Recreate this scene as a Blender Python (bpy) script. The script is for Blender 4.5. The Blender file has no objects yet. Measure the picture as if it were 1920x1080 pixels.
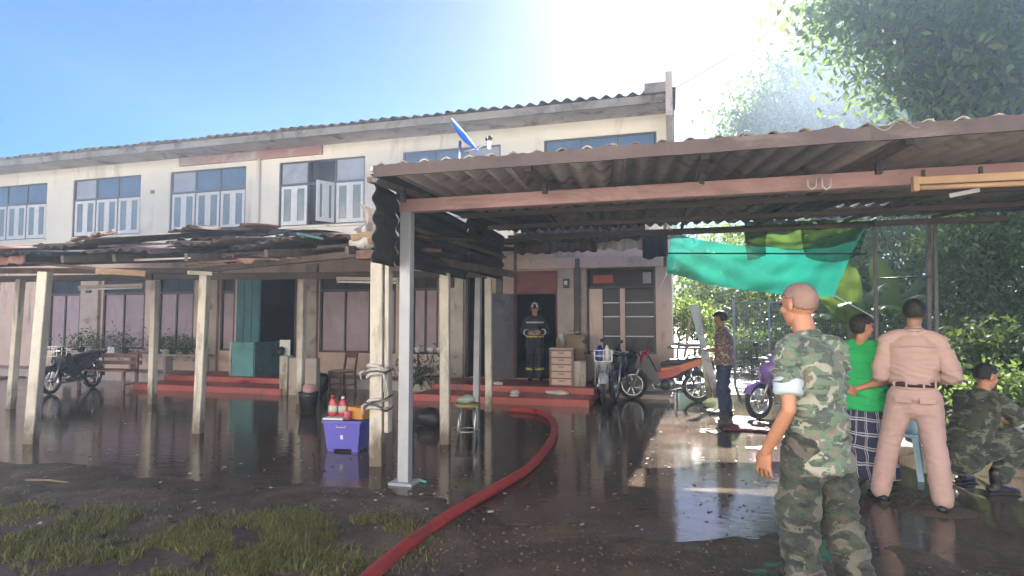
import bpy, bmesh, math, random
import numpy as np
from mathutils import Vector, Matrix, noise
R = math.radians
rnd = random.Random(11)
sc = bpy.context.scene
col = sc.collection
V = Vector

# ------------------------------------------------------------------ camera
FPX = 1100.0
YAW, PITCH, CAMZ = R(15.7), R(3.12), 1.56
cam = bpy.data.cameras.new('camera')
cam.sensor_width = 36.0
cam.lens = FPX / 1920.0 * 36.0
cam.clip_start, cam.clip_end = 0.05, 2000.0
cam_o = bpy.data.objects.new('camera', cam)
cam_o.location = (0, 0, CAMZ)
cam_o.rotation_euler = (R(90) + PITCH, 0, YAW)
col.objects.link(cam_o)
sc.camera = cam_o

# ------------------------------------------------------------------ sky and sun
SUN_EL, SUN_AZ = R(33), R(3)          # azimuth measured from +Y towards +X
world = bpy.data.worlds.new('World')
sc.world = world
world.use_nodes = True
wn = world.node_tree.nodes
wl = world.node_tree.links
sky = wn.new('ShaderNodeTexSky')
sky.sky_type = 'NISHITA'
sky.sun_disc = False
sky.sun_elevation = SUN_EL
sky.sun_rotation = SUN_AZ
sky.air_density = 0.5
sky.dust_density = 0.3
sky.ozone_density = 1.0
bg = wn['Background']
bg.inputs['Strength'].default_value = 0.05
hs = wn.new('ShaderNodeHueSaturation')
hs.inputs['Saturation'].default_value = 1.5
hs.inputs['Hue'].default_value = 0.508
wl.new(sky.outputs['Color'], hs.inputs['Color'])
wl.new(hs.outputs['Color'], bg.inputs['Color'])

sun = bpy.data.lights.new('sun', 'SUN')
sun.energy = 5.0
sun.angle = R(0.55)
sun.color = (1.0, 0.95, 0.86)
sun_o = bpy.data.objects.new('sun', sun)
sd = V((math.sin(SUN_AZ) * math.cos(SUN_EL), math.cos(SUN_AZ) * math.cos(SUN_EL), math.sin(SUN_EL)))
sun_o.rotation_euler = sd.to_track_quat('Z', 'Y').to_euler()
sun_o.location = sd * 60
col.objects.link(sun_o)

vs = sc.view_settings
vs.view_transform = 'Standard'
vs.look = 'None'
vs.gamma = 1.0
vs.use_curve_mapping = False
vs.exposure = 2.42
sc.cycles.use_denoising = True
sc.cycles.use_adaptive_sampling = True
sc.cycles.adaptive_threshold = 0.025
sc.cycles.adaptive_min_samples = 24
sc.cycles.max_bounces = 8
sc.cycles.diffuse_bounces = 4
sc.cycles.glossy_bounces = 4
sc.cycles.transmission_bounces = 5
sc.cycles.volume_bounces = 1
sc.cycles.transparent_max_bounces = 10
sc.cycles.sample_clamp_indirect = 6.0
sc.cycles.caustics_reflective = False
sc.cycles.caustics_refractive = False

# ------------------------------------------------------------------ picture measurements -> places
_fh = V((-math.sin(YAW), math.cos(YAW), 0))
_rt = V((math.cos(YAW), math.sin(YAW), 0))
_fw = _fh * math.cos(PITCH) + V((0, 0, math.sin(PITCH)))
_up = -_fh * math.sin(PITCH) + V((0, 0, math.cos(PITCH)))
CP = V((0, 0, CAMZ))
def ray(px, py):
    return _fw + _rt * ((px - 960) / FPX) + _up * ((540 - py) / FPX)
def W(px, py, d):
    return CP + ray(px, py) * d
def G(px, py, z=0.0):
    r = ray(px, py)
    return CP + r * ((z - CAMZ) / r.z)
def PY(px, py, y):
    r = ray(px, py)
    return CP + r * (y / r.y)

# ------------------------------------------------------------------ mesh helpers
ZU = V((0, 0, 1))
def frame_for(t, xref=None):
    t = t.normalized()
    if xref is None:
        xref = V((1, 0, 0)) if abs(t.x) < 0.9 else V((0, 1, 0))
    x = (xref - t * xref.dot(t))
    if x.length < 1e-5:
        x = V((0, 1, 0)) - t * t.y
    x.normalize()
    y = t.cross(x)
    return x, y, t

class B:
    def __init__(s):
        s.v, s.f = [], []
    def add(s, vs, fs):
        n = len(s.v)
        s.v += [tuple(q) for q in vs]
        s.f += [tuple(i + n for i in f) for f in fs]
        return s
    def box(s, c, d, rot=None):
        c = V(c); h = V(d) * 0.5
        m = rot if rot is not None else Matrix.Identity(3)
        vs = [c + m @ V((h.x * x, h.y * y, h.z * z)) for x in (-1, 1) for y in (-1, 1) for z in (-1, 1)]
        return s.add(vs, [(0, 1, 3, 2), (4, 6, 7, 5), (0, 4, 5, 1), (2, 3, 7, 6), (0, 2, 6, 4), (1, 5, 7, 3)])
    def span(s, a, b):
        a, b = V(a), V(b)
        return s.box((a + b) / 2, b - a)
    def bar(s, p, q, w, h, ref=None, taper=1.0):
        p, q = V(p), V(q)
        x, y, t = frame_for(q - p, ref)
        vs = []
        for c, k in ((p, 1.0), (q, taper)):
            for a, b in ((-1, -1), (1, -1), (1, 1), (-1, 1)):
                vs.append(c + x * (a * w / 2 * k) + y * (b * h / 2 * k))
        return s.add(vs, [(3, 2, 1, 0), (4, 5, 6, 7), (0, 1, 5, 4), (1, 2, 6, 5), (2, 3, 7, 6), (3, 0, 4, 7)])
    def tube(s, pts, r, n=8, ry=None):
        pts = [V(p) for p in pts]
        rr = r if isinstance(r, (list, tuple)) else [r] * len(pts)
        return s.loft(pts, [(a, a * (ry or 1.0)) for a in rr], None, n, False)
    def loft(s, pts, rads, xref=None, n=14, dome=True):
        pts = [V(p) for p in pts]
        rads = [(a, a) if not isinstance(a, (tuple, list)) else a for a in rads]
        T = []
        for i in range(len(pts)):
            a = pts[max(0, i - 1)]; b = pts[min(len(pts) - 1, i + 1)]
            T.append((b - a).normalized())
        P, Q, TT = list(pts), list(rads), list(T)
        if dome:
            a = min(rads[0]); b = min(rads[-1])
            pre = [(pts[0] - T[0] * a * math.sin(t), (rads[0][0] * math.cos(t), rads[0][1] * math.cos(t))) for t in (1.3, 0.9, 0.45)]
            post = [(pts[-1] + T[-1] * b * math.sin(t), (rads[-1][0] * math.cos(t), rads[-1][1] * math.cos(t))) for t in (0.45, 0.9, 1.3)]
            P = [p for p, _ in pre] + pts + [p for p, _ in post]
            Q = [q for _, q in pre] + rads + [q for _, q in post]
            TT = [T[0]] * 3 + T + [T[-1]] * 3
        vs, fs = [], []
        px = V(xref) if xref is not None else None
        for p, q, t in zip(P, Q, TT):
            x, y, _ = frame_for(t, px)
            if xref is None:
                px = x
            for k in range(n):
                a = 2 * math.pi * k / n
                vs.append(p + x * (q[0] * math.cos(a)) + y * (q[1] * math.sin(a)))
        for i in range(len(P) - 1):
            for k in range(n):
                k2 = (k + 1) % n
                fs.append((i * n + k, i * n + k2, (i + 1) * n + k2, (i + 1) * n + k))
        fs.append(tuple(range(n - 1, -1, -1)))
        fs.append(tuple((len(P) - 1) * n + k for k in range(n)))
        return s.add(vs, fs)
    def ell(s, c, r, rot=None, nu=14, nv=9):
        c = V(c); m = rot if rot is not None else Matrix.Identity(3)
        if not isinstance(r, (tuple, list)): r = (r, r, r)
        vs = [c + m @ V((0, 0, -r[2]))]
        for j in range(1, nv):
            t = -math.pi / 2 + math.pi * j / nv
            for i in range(nu):
                a = 2 * math.pi * i / nu
                vs.append(c + m @ V((r[0] * math.cos(t) * math.cos(a), r[1] * math.cos(t) * math.sin(a), r[2] * math.sin(t))))
        vs.append(c + m @ V((0, 0, r[2])))
        fs = []
        for i in range(nu):
            i2 = (i + 1) % nu
            fs.append((0, 1 + i2, 1 + i))
            for j in range(nv - 2):
                a = 1 + j * nu
                fs.append((a + i, a + i2, a + nu + i2, a + nu + i))
            fs.append((1 + (nv - 2) * nu + i, 1 + (nv - 2) * nu + i2, len(vs) - 1))
        return s.add(vs, fs)
    def torus(s, c, axis, r, w, h=None, nu=28, nv=8):
        c = V(c); x, y, t = frame_for(V(axis))
        h = h or w
        vs, fs = [], []
        for i in range(nu):
            a = 2 * math.pi * i / nu
            d = x * math.cos(a) + y * math.sin(a)
            for j in range(nv):
                b = 2 * math.pi * j / nv
                vs.append(c + d * (r + w * math.cos(b)) + t * (h * math.sin(b)))
        for i in range(nu):
            for j in range(nv):
                fs.append((i * nv + j, ((i + 1) % nu) * nv + j, ((i + 1) % nu) * nv + (j + 1) % nv, i * nv + (j + 1) % nv))
        return s.add(vs, fs)
    def cyl(s, p, q, r, r2=None, n=16):
        return s.loft([p, q], [r, r if r2 is None else r2], None, n, False)
    def prism(s, poly, o, ex, ez, ey, th):
        # poly in (ex, ez) plane, extruded by th along ey (centred)
        o, ex, ez, ey = V(o), V(ex), V(ez), V(ey)
        n = len(poly)
        vs = [o + ex * a + ez * b - ey * th / 2 for a, b in poly] + [o + ex * a + ez * b + ey * th / 2 for a, b in poly]
        fs = [tuple(range(n)), tuple(range(2 * n - 1, n - 1, -1))]
        for i in range(n):
            j = (i + 1) % n
            fs.append((i, i + n, j + n, j))
        return s.add(vs, fs)
    def grid(s, fn, nu, nv):
        vs = [fn(i / nu, j / nv) for j in range(nv + 1) for i in range(nu + 1)]
        fs = [(j * (nu + 1) + i, j * (nu + 1) + i + 1, (j + 1) * (nu + 1) + i + 1, (j + 1) * (nu + 1) + i) for j in range(nv) for i in range(nu)]
        return s.add(vs, fs)
    def mesh(s, name):
        me = bpy.data.meshes.new(name)
        me.from_pydata(s.v, [], s.f)
        me.update()
        return me
    def obj(s, name, mat, parent=None, loc=None, smooth=False, bevel=0.0, solid=0.0, fix=False):
        me = s.mesh(name)
        if fix:
            bm = bmesh.new(); bm.from_mesh(me)
            bmesh.ops.recalc_face_normals(bm, faces=bm.faces)
            bm.to_mesh(me); bm.free()
        return link(name, me, mat, parent, loc, smooth, bevel, solid)

def link(name, me, mat, parent=None, loc=None, smooth=False, bevel=0.0, solid=0.0):
    o = bpy.data.objects.new(name, me)
    col.objects.link(o)
    if mat is not None:
        me.materials.append(mat)
    if parent is not None:
        o.parent = parent
    if loc is not None:
        o.location = loc
    if smooth:
        me.polygons.foreach_set('use_smooth', [True] * len(me.polygons))
    if solid:
        m = o.modifiers.new('solid', 'SOLIDIFY'); m.thickness = solid; m.offset = 0
    if bevel:
        m = o.modifiers.new('bevel', 'BEVEL'); m.width = bevel; m.segments = 2; m.limit_method = 'ANGLE'
    return o

def empty(name, loc=(0, 0, 0), rz=0.0, parent=None):
    o = bpy.data.objects.new(name, None)
    o.empty_display_size = 0.2
    col.objects.link(o)
    o.location = loc
    o.rotation_euler = (0, 0, rz)
    if parent is not None:
        o.parent = parent
    return o

def tag(o, label=None, cat=None, group=None, kind=None):
    if label: o['label'] = label
    if cat: o['category'] = cat
    if group: o['group'] = group
    if kind: o['kind'] = kind
    return o

def copy_tree(o, parent=None):
    c = o.copy(); col.objects.link(c)
    if parent is not None:
        c.parent = parent
    for ch in [q for q in bpy.data.objects if q.parent == o]:
        copy_tree(ch, c)
    return c

# ------------------------------------------------------------------ materials
MATS = {}
def newmat(name):
    m = bpy.data.materials.new(name); m.use_nodes = True
    nt = m.node_tree
    return m, nt, nt.nodes['Principled BSDF']

def coords(nt, obj_random=True):
    tc = nt.nodes.new('ShaderNodeTexCoord')
    if not obj_random:
        return tc.outputs['Object']
    oi = nt.nodes.new('ShaderNodeObjectInfo')
    mul = nt.nodes.new('ShaderNodeVectorMath'); mul.operation = 'SCALE'
    comb = nt.nodes.new('ShaderNodeCombineXYZ')
    for k in range(3):
        nt.links.new(oi.outputs['Random'], comb.inputs[k])
    nt.links.new(comb.outputs[0], mul.inputs[0]); mul.inputs['Scale'].default_value = 37.0
    add = nt.nodes.new('ShaderNodeVectorMath'); add.operation = 'ADD'
    nt.links.new(tc.outputs['Object'], add.inputs[0]); nt.links.new(mul.outputs[0], add.inputs[1])
    return add.outputs[0]

def nz(nt, vec, scale, detail=5, rough=0.6, dist=0.0, stretch=None):
    if stretch is not None:
        mp = nt.nodes.new('ShaderNodeMapping'); mp.inputs['Scale'].default_value = stretch
        nt.links.new(vec, mp.inputs['Vector']); vec = mp.outputs[0]
    n = nt.nodes.new('ShaderNodeTexNoise')
    n.inputs['Scale'].default_value = scale
    n.inputs['Detail'].default_value = detail
    n.inputs['Roughness'].default_value = rough
    n.inputs['Distortion'].default_value = dist
    nt.links.new(vec, n.inputs['Vector'])
    return n.outputs['Fac']

def ramp(nt, fac, stops, const=False):
    r = nt.nodes.new('ShaderNodeValToRGB')
    r.color_ramp.interpolation = 'CONSTANT' if const else 'LINEAR'
    e = r.color_ramp.elements
    while len(e) < len(stops): e.new(0.5)
    for i, (p, c) in enumerate(stops):
        e[i].position = p
        e[i].color = (c[0], c[1], c[2], 1) if isinstance(c, (tuple, list)) else (c, c, c, 1)
    nt.links.new(fac, r.inputs['Fac'])
    return r.outputs['Color']

def mixc(nt, fac, a, b, mode='MIX'):
    m = nt.nodes.new('ShaderNodeMix'); m.data_type = 'RGBA'; m.blend_type = mode
    if isinstance(fac, (int, float)): m.inputs['Factor'].default_value = fac
    else: nt.links.new(fac, m.inputs['Factor'])
    for sock, q in ((m.inputs[6], a), (m.inputs[7], b)):
        if isinstance(q, (tuple, list)): sock.default_value = (q[0], q[1], q[2], 1)
        else: nt.links.new(q, sock)
    return m.outputs[2]

def M(name, c1, c2=None, scale=3.0, rough=0.7, bump=0.15, bscale=40.0, metal=0.0, stain=None, stain_at=(0.55, 0.7), sscale=1.5, sstretch=None, spec=0.5, coat=0.0, stretch=None, rvar=0.12):
    if name in MATS: return MATS[name]
    m, nt, p = newmat(name)
    vec = coords(nt)
    if c2 is None: c2 = tuple(x * 0.72 for x in c1)
    fac = nz(nt, vec, scale, 6, 0.65, 0.3, stretch)
    c = ramp(nt, fac, [(0.3, c2), (0.68, c1)])
    if stain is not None:
        sf = nz(nt, vec, sscale, 7, 0.68, 0.6, sstretch)
        c = mixc(nt, ramp(nt, sf, [(stain_at[0], 0.0), (stain_at[1], 1.0)]), c, stain)
    nt.links.new(c, p.inputs['Base Color'])
    rf = nz(nt, vec, scale * 2.3, 4)
    nt.links.new(ramp(nt, rf, [(0.25, max(0.02, rough - rvar)), (0.75, min(1, rough + rvar))]), p.inputs['Roughness'])
    p.inputs['Metallic'].default_value = metal
    p.inputs['Specular IOR Level'].default_value = spec
    if coat: p.inputs['Coat Weight'].default_value = coat; p.inputs['Coat Roughness'].default_value = 0.08
    if bump:
        b = nt.nodes.new('ShaderNodeBump'); b.inputs['Strength'].default_value = bump; b.inputs['Distance'].default_value = 0.02
        nt.links.new(nz(nt, vec, bscale, 5), b.inputs['Height'])
        nt.links.new(b.outputs[0], p.inputs['Normal'])
    MATS[name] = m
    return m

def camo(name, cols, scale=7.0, rough=0.85, fade_to=0.35):
    m, nt, p = newmat(name)
    vec = coords(nt)
    a = nz(nt, vec, scale, 2.5, 0.55, 0.8, (1.0, 1.0, 1.7))
    b = nz(nt, vec, scale * 1.25, 2.5, 0.55, 0.9, (1.1, 0.9, 1.5))
    base = ramp(nt, a, [(0.0, cols[0]), (0.47, cols[1]), (0.60, cols[2])], True)
    top = nt.nodes.new('ShaderNodeMath'); top.operation = 'GREATER_THAN'
    vb = nt.nodes.new('ShaderNodeVectorMath'); vb.operation = 'ADD'; vb.inputs[1].default_value = (7.3, 2.2, 4.1)
    nt.links.new(vec, vb.inputs[0])
    b2 = nz(nt, vb.outputs[0], scale * 1.15, 2.5, 0.55, 0.9, (1, 1, 1.5))
    nt.links.new(b2, top.inputs[0]); top.inputs[1].default_value = 0.575
    c = mixc(nt, top.outputs[0], base, cols[3])
    fade = nz(nt, vec, 60, 3)
    c = mixc(nt, ramp(nt, fade, [(0.3, 0.0), (0.8, fade_to)]), c, (0.30, 0.30, 0.27))
    nt.links.new(c, p.inputs['Base Color'])
    p.inputs['Roughness'].default_value = rough
    p.inputs['Sheen Weight'].default_value = 0.15
    bm_ = nt.nodes.new('ShaderNodeBump'); bm_.inputs['Strength'].default_value = 0.25; bm_.inputs['Distance'].default_value = 0.01
    nt.links.new(nz(nt, vec, 18, 6), bm_.inputs['Height']); nt.links.new(bm_.outputs[0], p.inputs['Normal'])
    return m

def plaid(name):
    m, nt, p = newmat(name)
    tc = nt.nodes.new('ShaderNodeTexCoord')
    sx = nt.nodes.new('ShaderNodeSeparateXYZ'); nt.links.new(tc.outputs['Object'], sx.inputs[0])
    at = nt.nodes.new('ShaderNodeMath'); at.operation = 'ARCTAN2'
    nt.links.new(sx.outputs[0], at.inputs[0]); nt.links.new(sx.outputs[1], at.inputs[1])
    wob = nz(nt, tc.outputs['Object'], 3.0, 2)
    def stripes(src, k, lo):
        a = nt.nodes.new('ShaderNodeMath'); a.operation = 'MULTIPLY_ADD'
        nt.links.new(src, a.inputs[0]); a.inputs[1].default_value = k
        nt.links.new(wob, a.inputs[2])
        f = nt.nodes.new('ShaderNodeMath'); f.operation = 'FRACT'; nt.links.new(a.outputs[0], f.inputs[0])
        return ramp(nt, f.outputs[0], [(0.0, 0.0), (lo, 1.0), (lo + 0.08, 0.0), (lo + 0.16, 1.0), (lo + 0.22, 0.0)], True)
    s1 = stripes(at.outputs[0], 2.2, 0.2)
    s2 = stripes(sx.outputs[2], 7.0, 0.3)
    c = mixc(nt, s1, (0.028, 0.030, 0.065), (0.36, 0.36, 0.42))
    c2 = mixc(nt, s2, c, (0.42, 0.42, 0.48))
    nt.links.new(c2, p.inputs['Base Color'])
    p.inputs['Roughness'].default_value = 0.9
    return m

def cloth_translucent(name, c, trans=0.5, alpha=0.12, bscale=9):
    m, nt, p = newmat(name)
    vec = coords(nt)
    f = nz(nt, vec, bscale * 0.25, 5, 0.6, 0.4)
    cc = ramp(nt, f, [(0.3, tuple(x * 0.75 for x in c)), (0.7, c)])
    nt.links.new(cc, p.inputs['Base Color']); p.inputs['Roughness'].default_value = 0.6
    tr = nt.nodes.new('ShaderNodeBsdfTranslucent'); nt.links.new(cc, tr.inputs['Color'])
    tp = nt.nodes.new('ShaderNodeBsdfTransparent')
    m1 = nt.nodes.new('ShaderNodeMixShader'); m1.inputs[0].default_value = trans
    nt.links.new(p.outputs[0], m1.inputs[1]); nt.links.new(tr.outputs[0], m1.inputs[2])
    m2 = nt.nodes.new('ShaderNodeMixShader'); m2.inputs[0].default_value = alpha
    nt.links.new(m1.outputs[0], m2.inputs[1]); nt.links.new(tp.outputs[0], m2.inputs[2])
    out = nt.nodes['Material Output']
    nt.links.new(m2.outputs[0], out.inputs['Surface'])
    return m

def leafmat(name, dark, light, trans=0.38, rough=0.45):
    m, nt, p = newmat(name)
    g = nt.nodes.new('ShaderNodeNewGeometry')
    c = ramp(nt, g.outputs['Random Per Island'], [(0.0, dark), (0.75, light), (1.0, tuple(min(1, x * 1.5) for x in light))])
    nt.links.new(c, p.inputs['Base Color']); p.inputs['Roughness'].default_value = rough
    tr = nt.nodes.new('ShaderNodeBsdfTranslucent')
    tcx = mixc(nt, 0.5, c, (0.30, 0.42, 0.05), 'MIX')
    nt.links.new(tcx, tr.inputs['Color'])
    m1 = nt.nodes.new('ShaderNodeMixShader'); m1.inputs[0].default_value = trans
    nt.links.new(p.outputs[0], m1.inputs[1]); nt.links.new(tr.outputs[0], m1.inputs[2])
    nt.links.new(m1.outputs[0], nt.nodes['Material Output'].inputs['Surface'])
    return m

def glass(name, c, rough=0.06, spec=0.8):
    m, nt, p = newmat(name)
    vec = coords(nt)
    nt.links.new(ramp(nt, nz(nt, vec, 2.0, 5, 0.7), [(0.3, tuple(x * 0.6 for x in c)), (0.7, c)]), p.inputs['Base Color'])
    p.inputs['Roughness'].default_value = rough
    p.inputs['Specular IOR Level'].default_value = spec
    b = nt.nodes.new('ShaderNodeBump'); b.inputs['Strength'].default_value = 0.03
    nt.links.new(nz(nt, vec, 3.0, 2), b.inputs['Height']); nt.links.new(b.outputs[0], p.inputs['Normal'])
    return m

SOOT = (0.018, 0.016, 0.017)
m_wall = M('cream_plaster', (0.80, 0.75, 0.66), (0.72, 0.67, 0.58), 1.2, 0.85, 0.2, 60, stain=(0.38, 0.33, 0.28), stain_at=(0.55, 0.76), sscale=0.9, sstretch=(1.6, 1.6, 0.45))
m_lowall = M('beige_plaster', (0.68, 0.51, 0.44), (0.55, 0.41, 0.355), 1.6, 0.8, 0.2, 50, stain=(0.12, 0.10, 0.09), stain_at=(0.55, 0.75), sscale=1.1, sstretch=(1.5, 1.5, 0.5))
m_white = M('white_window_paint', (0.74, 0.74, 0.74), (0.60, 0.61, 0.62), 6, 0.5, 0.05, stain=(0.40, 0.38, 0.36), stain_at=(0.62, 0.8), sscale=4)
m_darkwood = M('dark_window_frame', (0.10, 0.085, 0.09), (0.05, 0.043, 0.045), 8, 0.6, 0.1, stretch=(1, 1, 0.2))
m_pane = glass('window_pane', (0.10, 0.14, 0.19), 0.08)
m_panel = M('lilac_frosted_panel', (0.42, 0.305, 0.345), (0.31, 0.225, 0.255), 1.5, 0.45, 0.04, stain=(0.18, 0.14, 0.15), stain_at=(0.55, 0.8), sscale=1.2, sstretch=(2, 2, 0.4))
m_dark = M('room_shade_black', (0.035, 0.03, 0.032), (0.015, 0.013, 0.014), 2, 0.95, 0.1)  # near-black colour stands in for the shade of unlit rooms
m_transom = glass('dark_transom_glass', (0.035, 0.03, 0.042), 0.25, 0.2)
m_asb = M('asbestos_sheet', (0.27, 0.25, 0.235), (0.17, 0.155, 0.15), 1.4, 0.9, 0.35, 35, stain=(0.06, 0.052, 0.05), stain_at=(0.5, 0.7), sscale=1.6)
m_charred = M('charred_sheet', (0.11, 0.072, 0.066), (0.035, 0.026, 0.028), 1.8, 0.85, 0.5, 25, stain=(0.19, 0.12, 0.095), stain_at=(0.56, 0.72), sscale=1.3)
m_rust = M('rusty_sheet', (0.33, 0.16, 0.13), (0.16, 0.085, 0.075), 2.2, 0.8, 0.4, 30, stain=(0.04, 0.034, 0.034), stain_at=(0.5, 0.68), sscale=1.7)
m_greysheet = M('pale_sheet', (0.52, 0.46, 0.43), (0.36, 0.31, 0.29), 1.7, 0.85, 0.35, 30, stain=(0.10, 0.075, 0.07), stain_at=(0.52, 0.7), sscale=1.4)
m_soot = M('soot_black_sheet', (0.030, 0.030, 0.036), (0.016, 0.016, 0.020), 1.5, 0.8, 0.4, 22, stain=(0.07, 0.055, 0.055), stain_at=(0.6, 0.8), sscale=1.0)
m_conc = M('pale_concrete_post', (0.64, 0.60, 0.53), (0.48, 0.44, 0.39), 3.0, 0.85, 0.5, 45, stain=(0.20, 0.17, 0.14), stain_at=(0.54, 0.70), sscale=2.2, sstretch=(2.5, 2.5, 0.5))
m_conc2 = M('grey_concrete', (0.50, 0.42, 0.385), (0.37, 0.31, 0.285), 3.0, 0.85, 0.3, 45, stain=(0.10, 0.09, 0.08), stain_at=(0.56, 0.75), sscale=2.0)
m_steel = M('grey_painted_steel', (0.38, 0.39, 0.43), (0.30, 0.31, 0.34), 3.0, 0.5, 0.08, stain=(0.16, 0.12, 0.10), stain_at=(0.63, 0.78), sscale=3.0, sstretch=(2, 2, 0.6))
m_pinkbeam = M('primer_painted_beam', (0.50, 0.30, 0.29), (0.38, 0.225, 0.22), 2.5, 0.6, 0.1, stain=(0.17, 0.11, 0.10), stain_at=(0.50, 0.72), sscale=2.5, sstretch=(.6, 1, 2), stretch=(0.4, 1, 1))
m_timber = M('weathered_timber', (0.15, 0.115, 0.10), (0.07, 0.055, 0.05), 3.0, 0.85, 0.4, 30, stretch=(0.25, 2, 2))
m_wood = M('raw_plank', (0.40, 0.27, 0.17), (0.26, 0.17, 0.11), 3.0, 0.75, 0.3, 30, stretch=(0.4, 3, 3))
m_redstep = M('red_step_paint', (0.42, 0.075, 0.06), (0.27, 0.05, 0.045), 2.5, 0.35, 0.15, stain=(0.06, 0.04, 0.036), stain_at=(0.55, 0.75), sscale=1.8)
m_black = M('black_plastic', (0.025, 0.025, 0.028), (0.014, 0.014, 0.016), 6, 0.45, 0.05)
m_rubber = M('tyre_rubber', (0.022, 0.022, 0.022), (0.013, 0.013, 0.013), 9, 0.8, 0.2)
m_metal = M('bare_metal', (0.55, 0.55, 0.56), (0.38, 0.38, 0.39), 7, 0.35, 0.05, metal=0.9)
def mud_splash(m):
    # splashed mud on the lowest part of the posts
    nt = m.node_tree; p = nt.nodes['Principled BSDF']
    src = p.inputs['Base Color'].links[0].from_socket
    tc = nt.nodes.new('ShaderNodeTexCoord'); sx = nt.nodes.new('ShaderNodeSeparateXYZ'); nt.links.new(tc.outputs['Object'], sx.inputs[0])
    n = nz(nt, coords(nt), 7.0, 6, 0.7, 0.5, (1, 1, 0.35))
    a = nt.nodes.new('ShaderNodeMath'); a.operation = 'MULTIPLY_ADD'; nt.links.new(n, a.inputs[0]); a.inputs[1].default_value = -0.95; nt.links.new(sx.outputs[2], a.inputs[2])
    f = ramp(nt, a.outputs[0], [(0.0, 0.85), (0.02, 0.6), (0.14, 0.0)])
    a2 = nt.nodes.new('ShaderNodeMath'); a2.operation = 'ADD'; nt.links.new(a.outputs[0], a2.inputs[0]); a2.inputs[1].default_value = 0.36
    f = ramp(nt, a2.outputs[0], [(0.0, 0.9), (0.10, 0.55), (0.30, 0.0)])
    c = mixc(nt, f, src, (0.13, 0.10, 0.065))
    nt.links.new(c, p.inputs['Base Color'])
mud_splash(m_conc)
m_chrome = M('bright_metal', (0.72, 0.72, 0.74), (0.55, 0.55, 0.57), 7, 0.22, 0.02, metal=1.0)

# ================================================================== SETTING
def fbm(x, y, o=4, seed=0.0):
    a, s, f = 0.0, 1.0, 1.0
    for k in range(o):
        a += s * noise.noise(V((x * f, y * f, seed + k * 7.1)))
        s *= 0.5; f *= 2.03
    return a
def sstep(a, b, x):
    t = max(0.0, min(1.0, (x - a) / (b - a)))
    return t * t * (3 - 2 * t)
def ground_h(x, y):
    h = -0.030 + 0.033 * fbm(x * 0.55, y * 0.75, 4, 3.0) + 0.006 * fbm(x * 4.0, y * 4.0, 3, 9.0)
    # drier, slightly raised strip of mud and grass in front of the veranda
    edge = 5.0 + 0.35 * fbm(x * 0.8, 1.7, 2, 5.0)
    h += 0.055 * sstep(edge + 0.35, edge - 0.75, y) * (1.0 - 0.30 * sstep(-1.6, -0.9, x))
    h += 0.030 * sstep(3.1, 2.2, y)
    h += (0.012 + 0.034 * fbm(x * 1.7, y * 1.7, 4, 21.0)) * sstep(-0.8, 0.8, x) * sstep(12.5, 10.5, y)
    if y > 13.5: h += 0.06 * min(1.0, (y - 13.5) / 2)
    if x > 4.5: h += 0.06 * min(1.0, (x - 4.5) / 1.5)
    if x < -17: h += 0.05
    return h
def lin(a, b, st):
    n = int(round((b - a) / st))
    return [a + (b - a) * i / n for i in range(n + 1)]
gx = [-400, -200, -100, -55, -35, -26, -21] + lin(-18, 7, 0.10) + [8, 9.5, 12, 16, 24, 40, 80, 180, 400]
gy = [-200, -80, -30, -12, -5, -1.5, 0, 0.8] + lin(1.2, 14, 0.085) + [15, 16.5, 19, 23, 30, 45, 80, 160, 400, 800]
gv = [(x, y, ground_h(x, y)) for y in gy for x in gx]
nx = len(gx)
gf = [(j * nx + i, j * nx + i + 1, (j + 1) * nx + i + 1, (j + 1) * nx + i) for j in range(len(gy) - 1) for i in range(nx - 1)]
gb = B(); gb.v, gb.f = gv, gf

def ground_mat():
    m, nt, p = newmat('wet_mud_ground')
    tc = nt.nodes.new('ShaderNodeTexCoord'); vec = tc.outputs['Object']
    f1 = nz(nt, vec, 0.9, 8, 0.65, 0.5)
    c = ramp(nt, f1, [(0.28, (0.036, 0.024, 0.017)), (0.5, (0.095, 0.064, 0.042)), (0.72, (0.20, 0.145, 0.092))])
    f2 = nz(nt, vec, 14, 6, 0.7, 0.2)
    c = mixc(nt, ramp(nt, f2, [(0.45, 0.0), (0.75, 0.55)]), c, (0.045, 0.036, 0.028))
    f3 = nz(nt, vec, 55, 3, 0.6)
    c = mixc(nt, ramp(nt, f3, [(0.64, 0.0), (0.72, 0.6)]), c, (0.24, 0.21, 0.17))
    nt.links.new(c, p.inputs['Base Color'])
    r = nz(nt, vec, 1.7, 6, 0.6)
    nt.links.new(ramp(nt, r, [(0.35, 0.22), (0.65, 0.75)]), p.inputs['Roughness'])
    b = nt.nodes.new('ShaderNodeBump'); b.inputs['Strength'].default_value = 0.6; b.inputs['Distance'].default_value = 0.03
    nt.links.new(nz(nt, vec, 22, 8, 0.7), b.inputs['Height']); nt.links.new(b.outputs[0], p.inputs['Normal'])
    return m
tag(gb.obj('ground', ground_mat(), smooth=True), 'wet brown mud ground around the row house', kind='structure')

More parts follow.
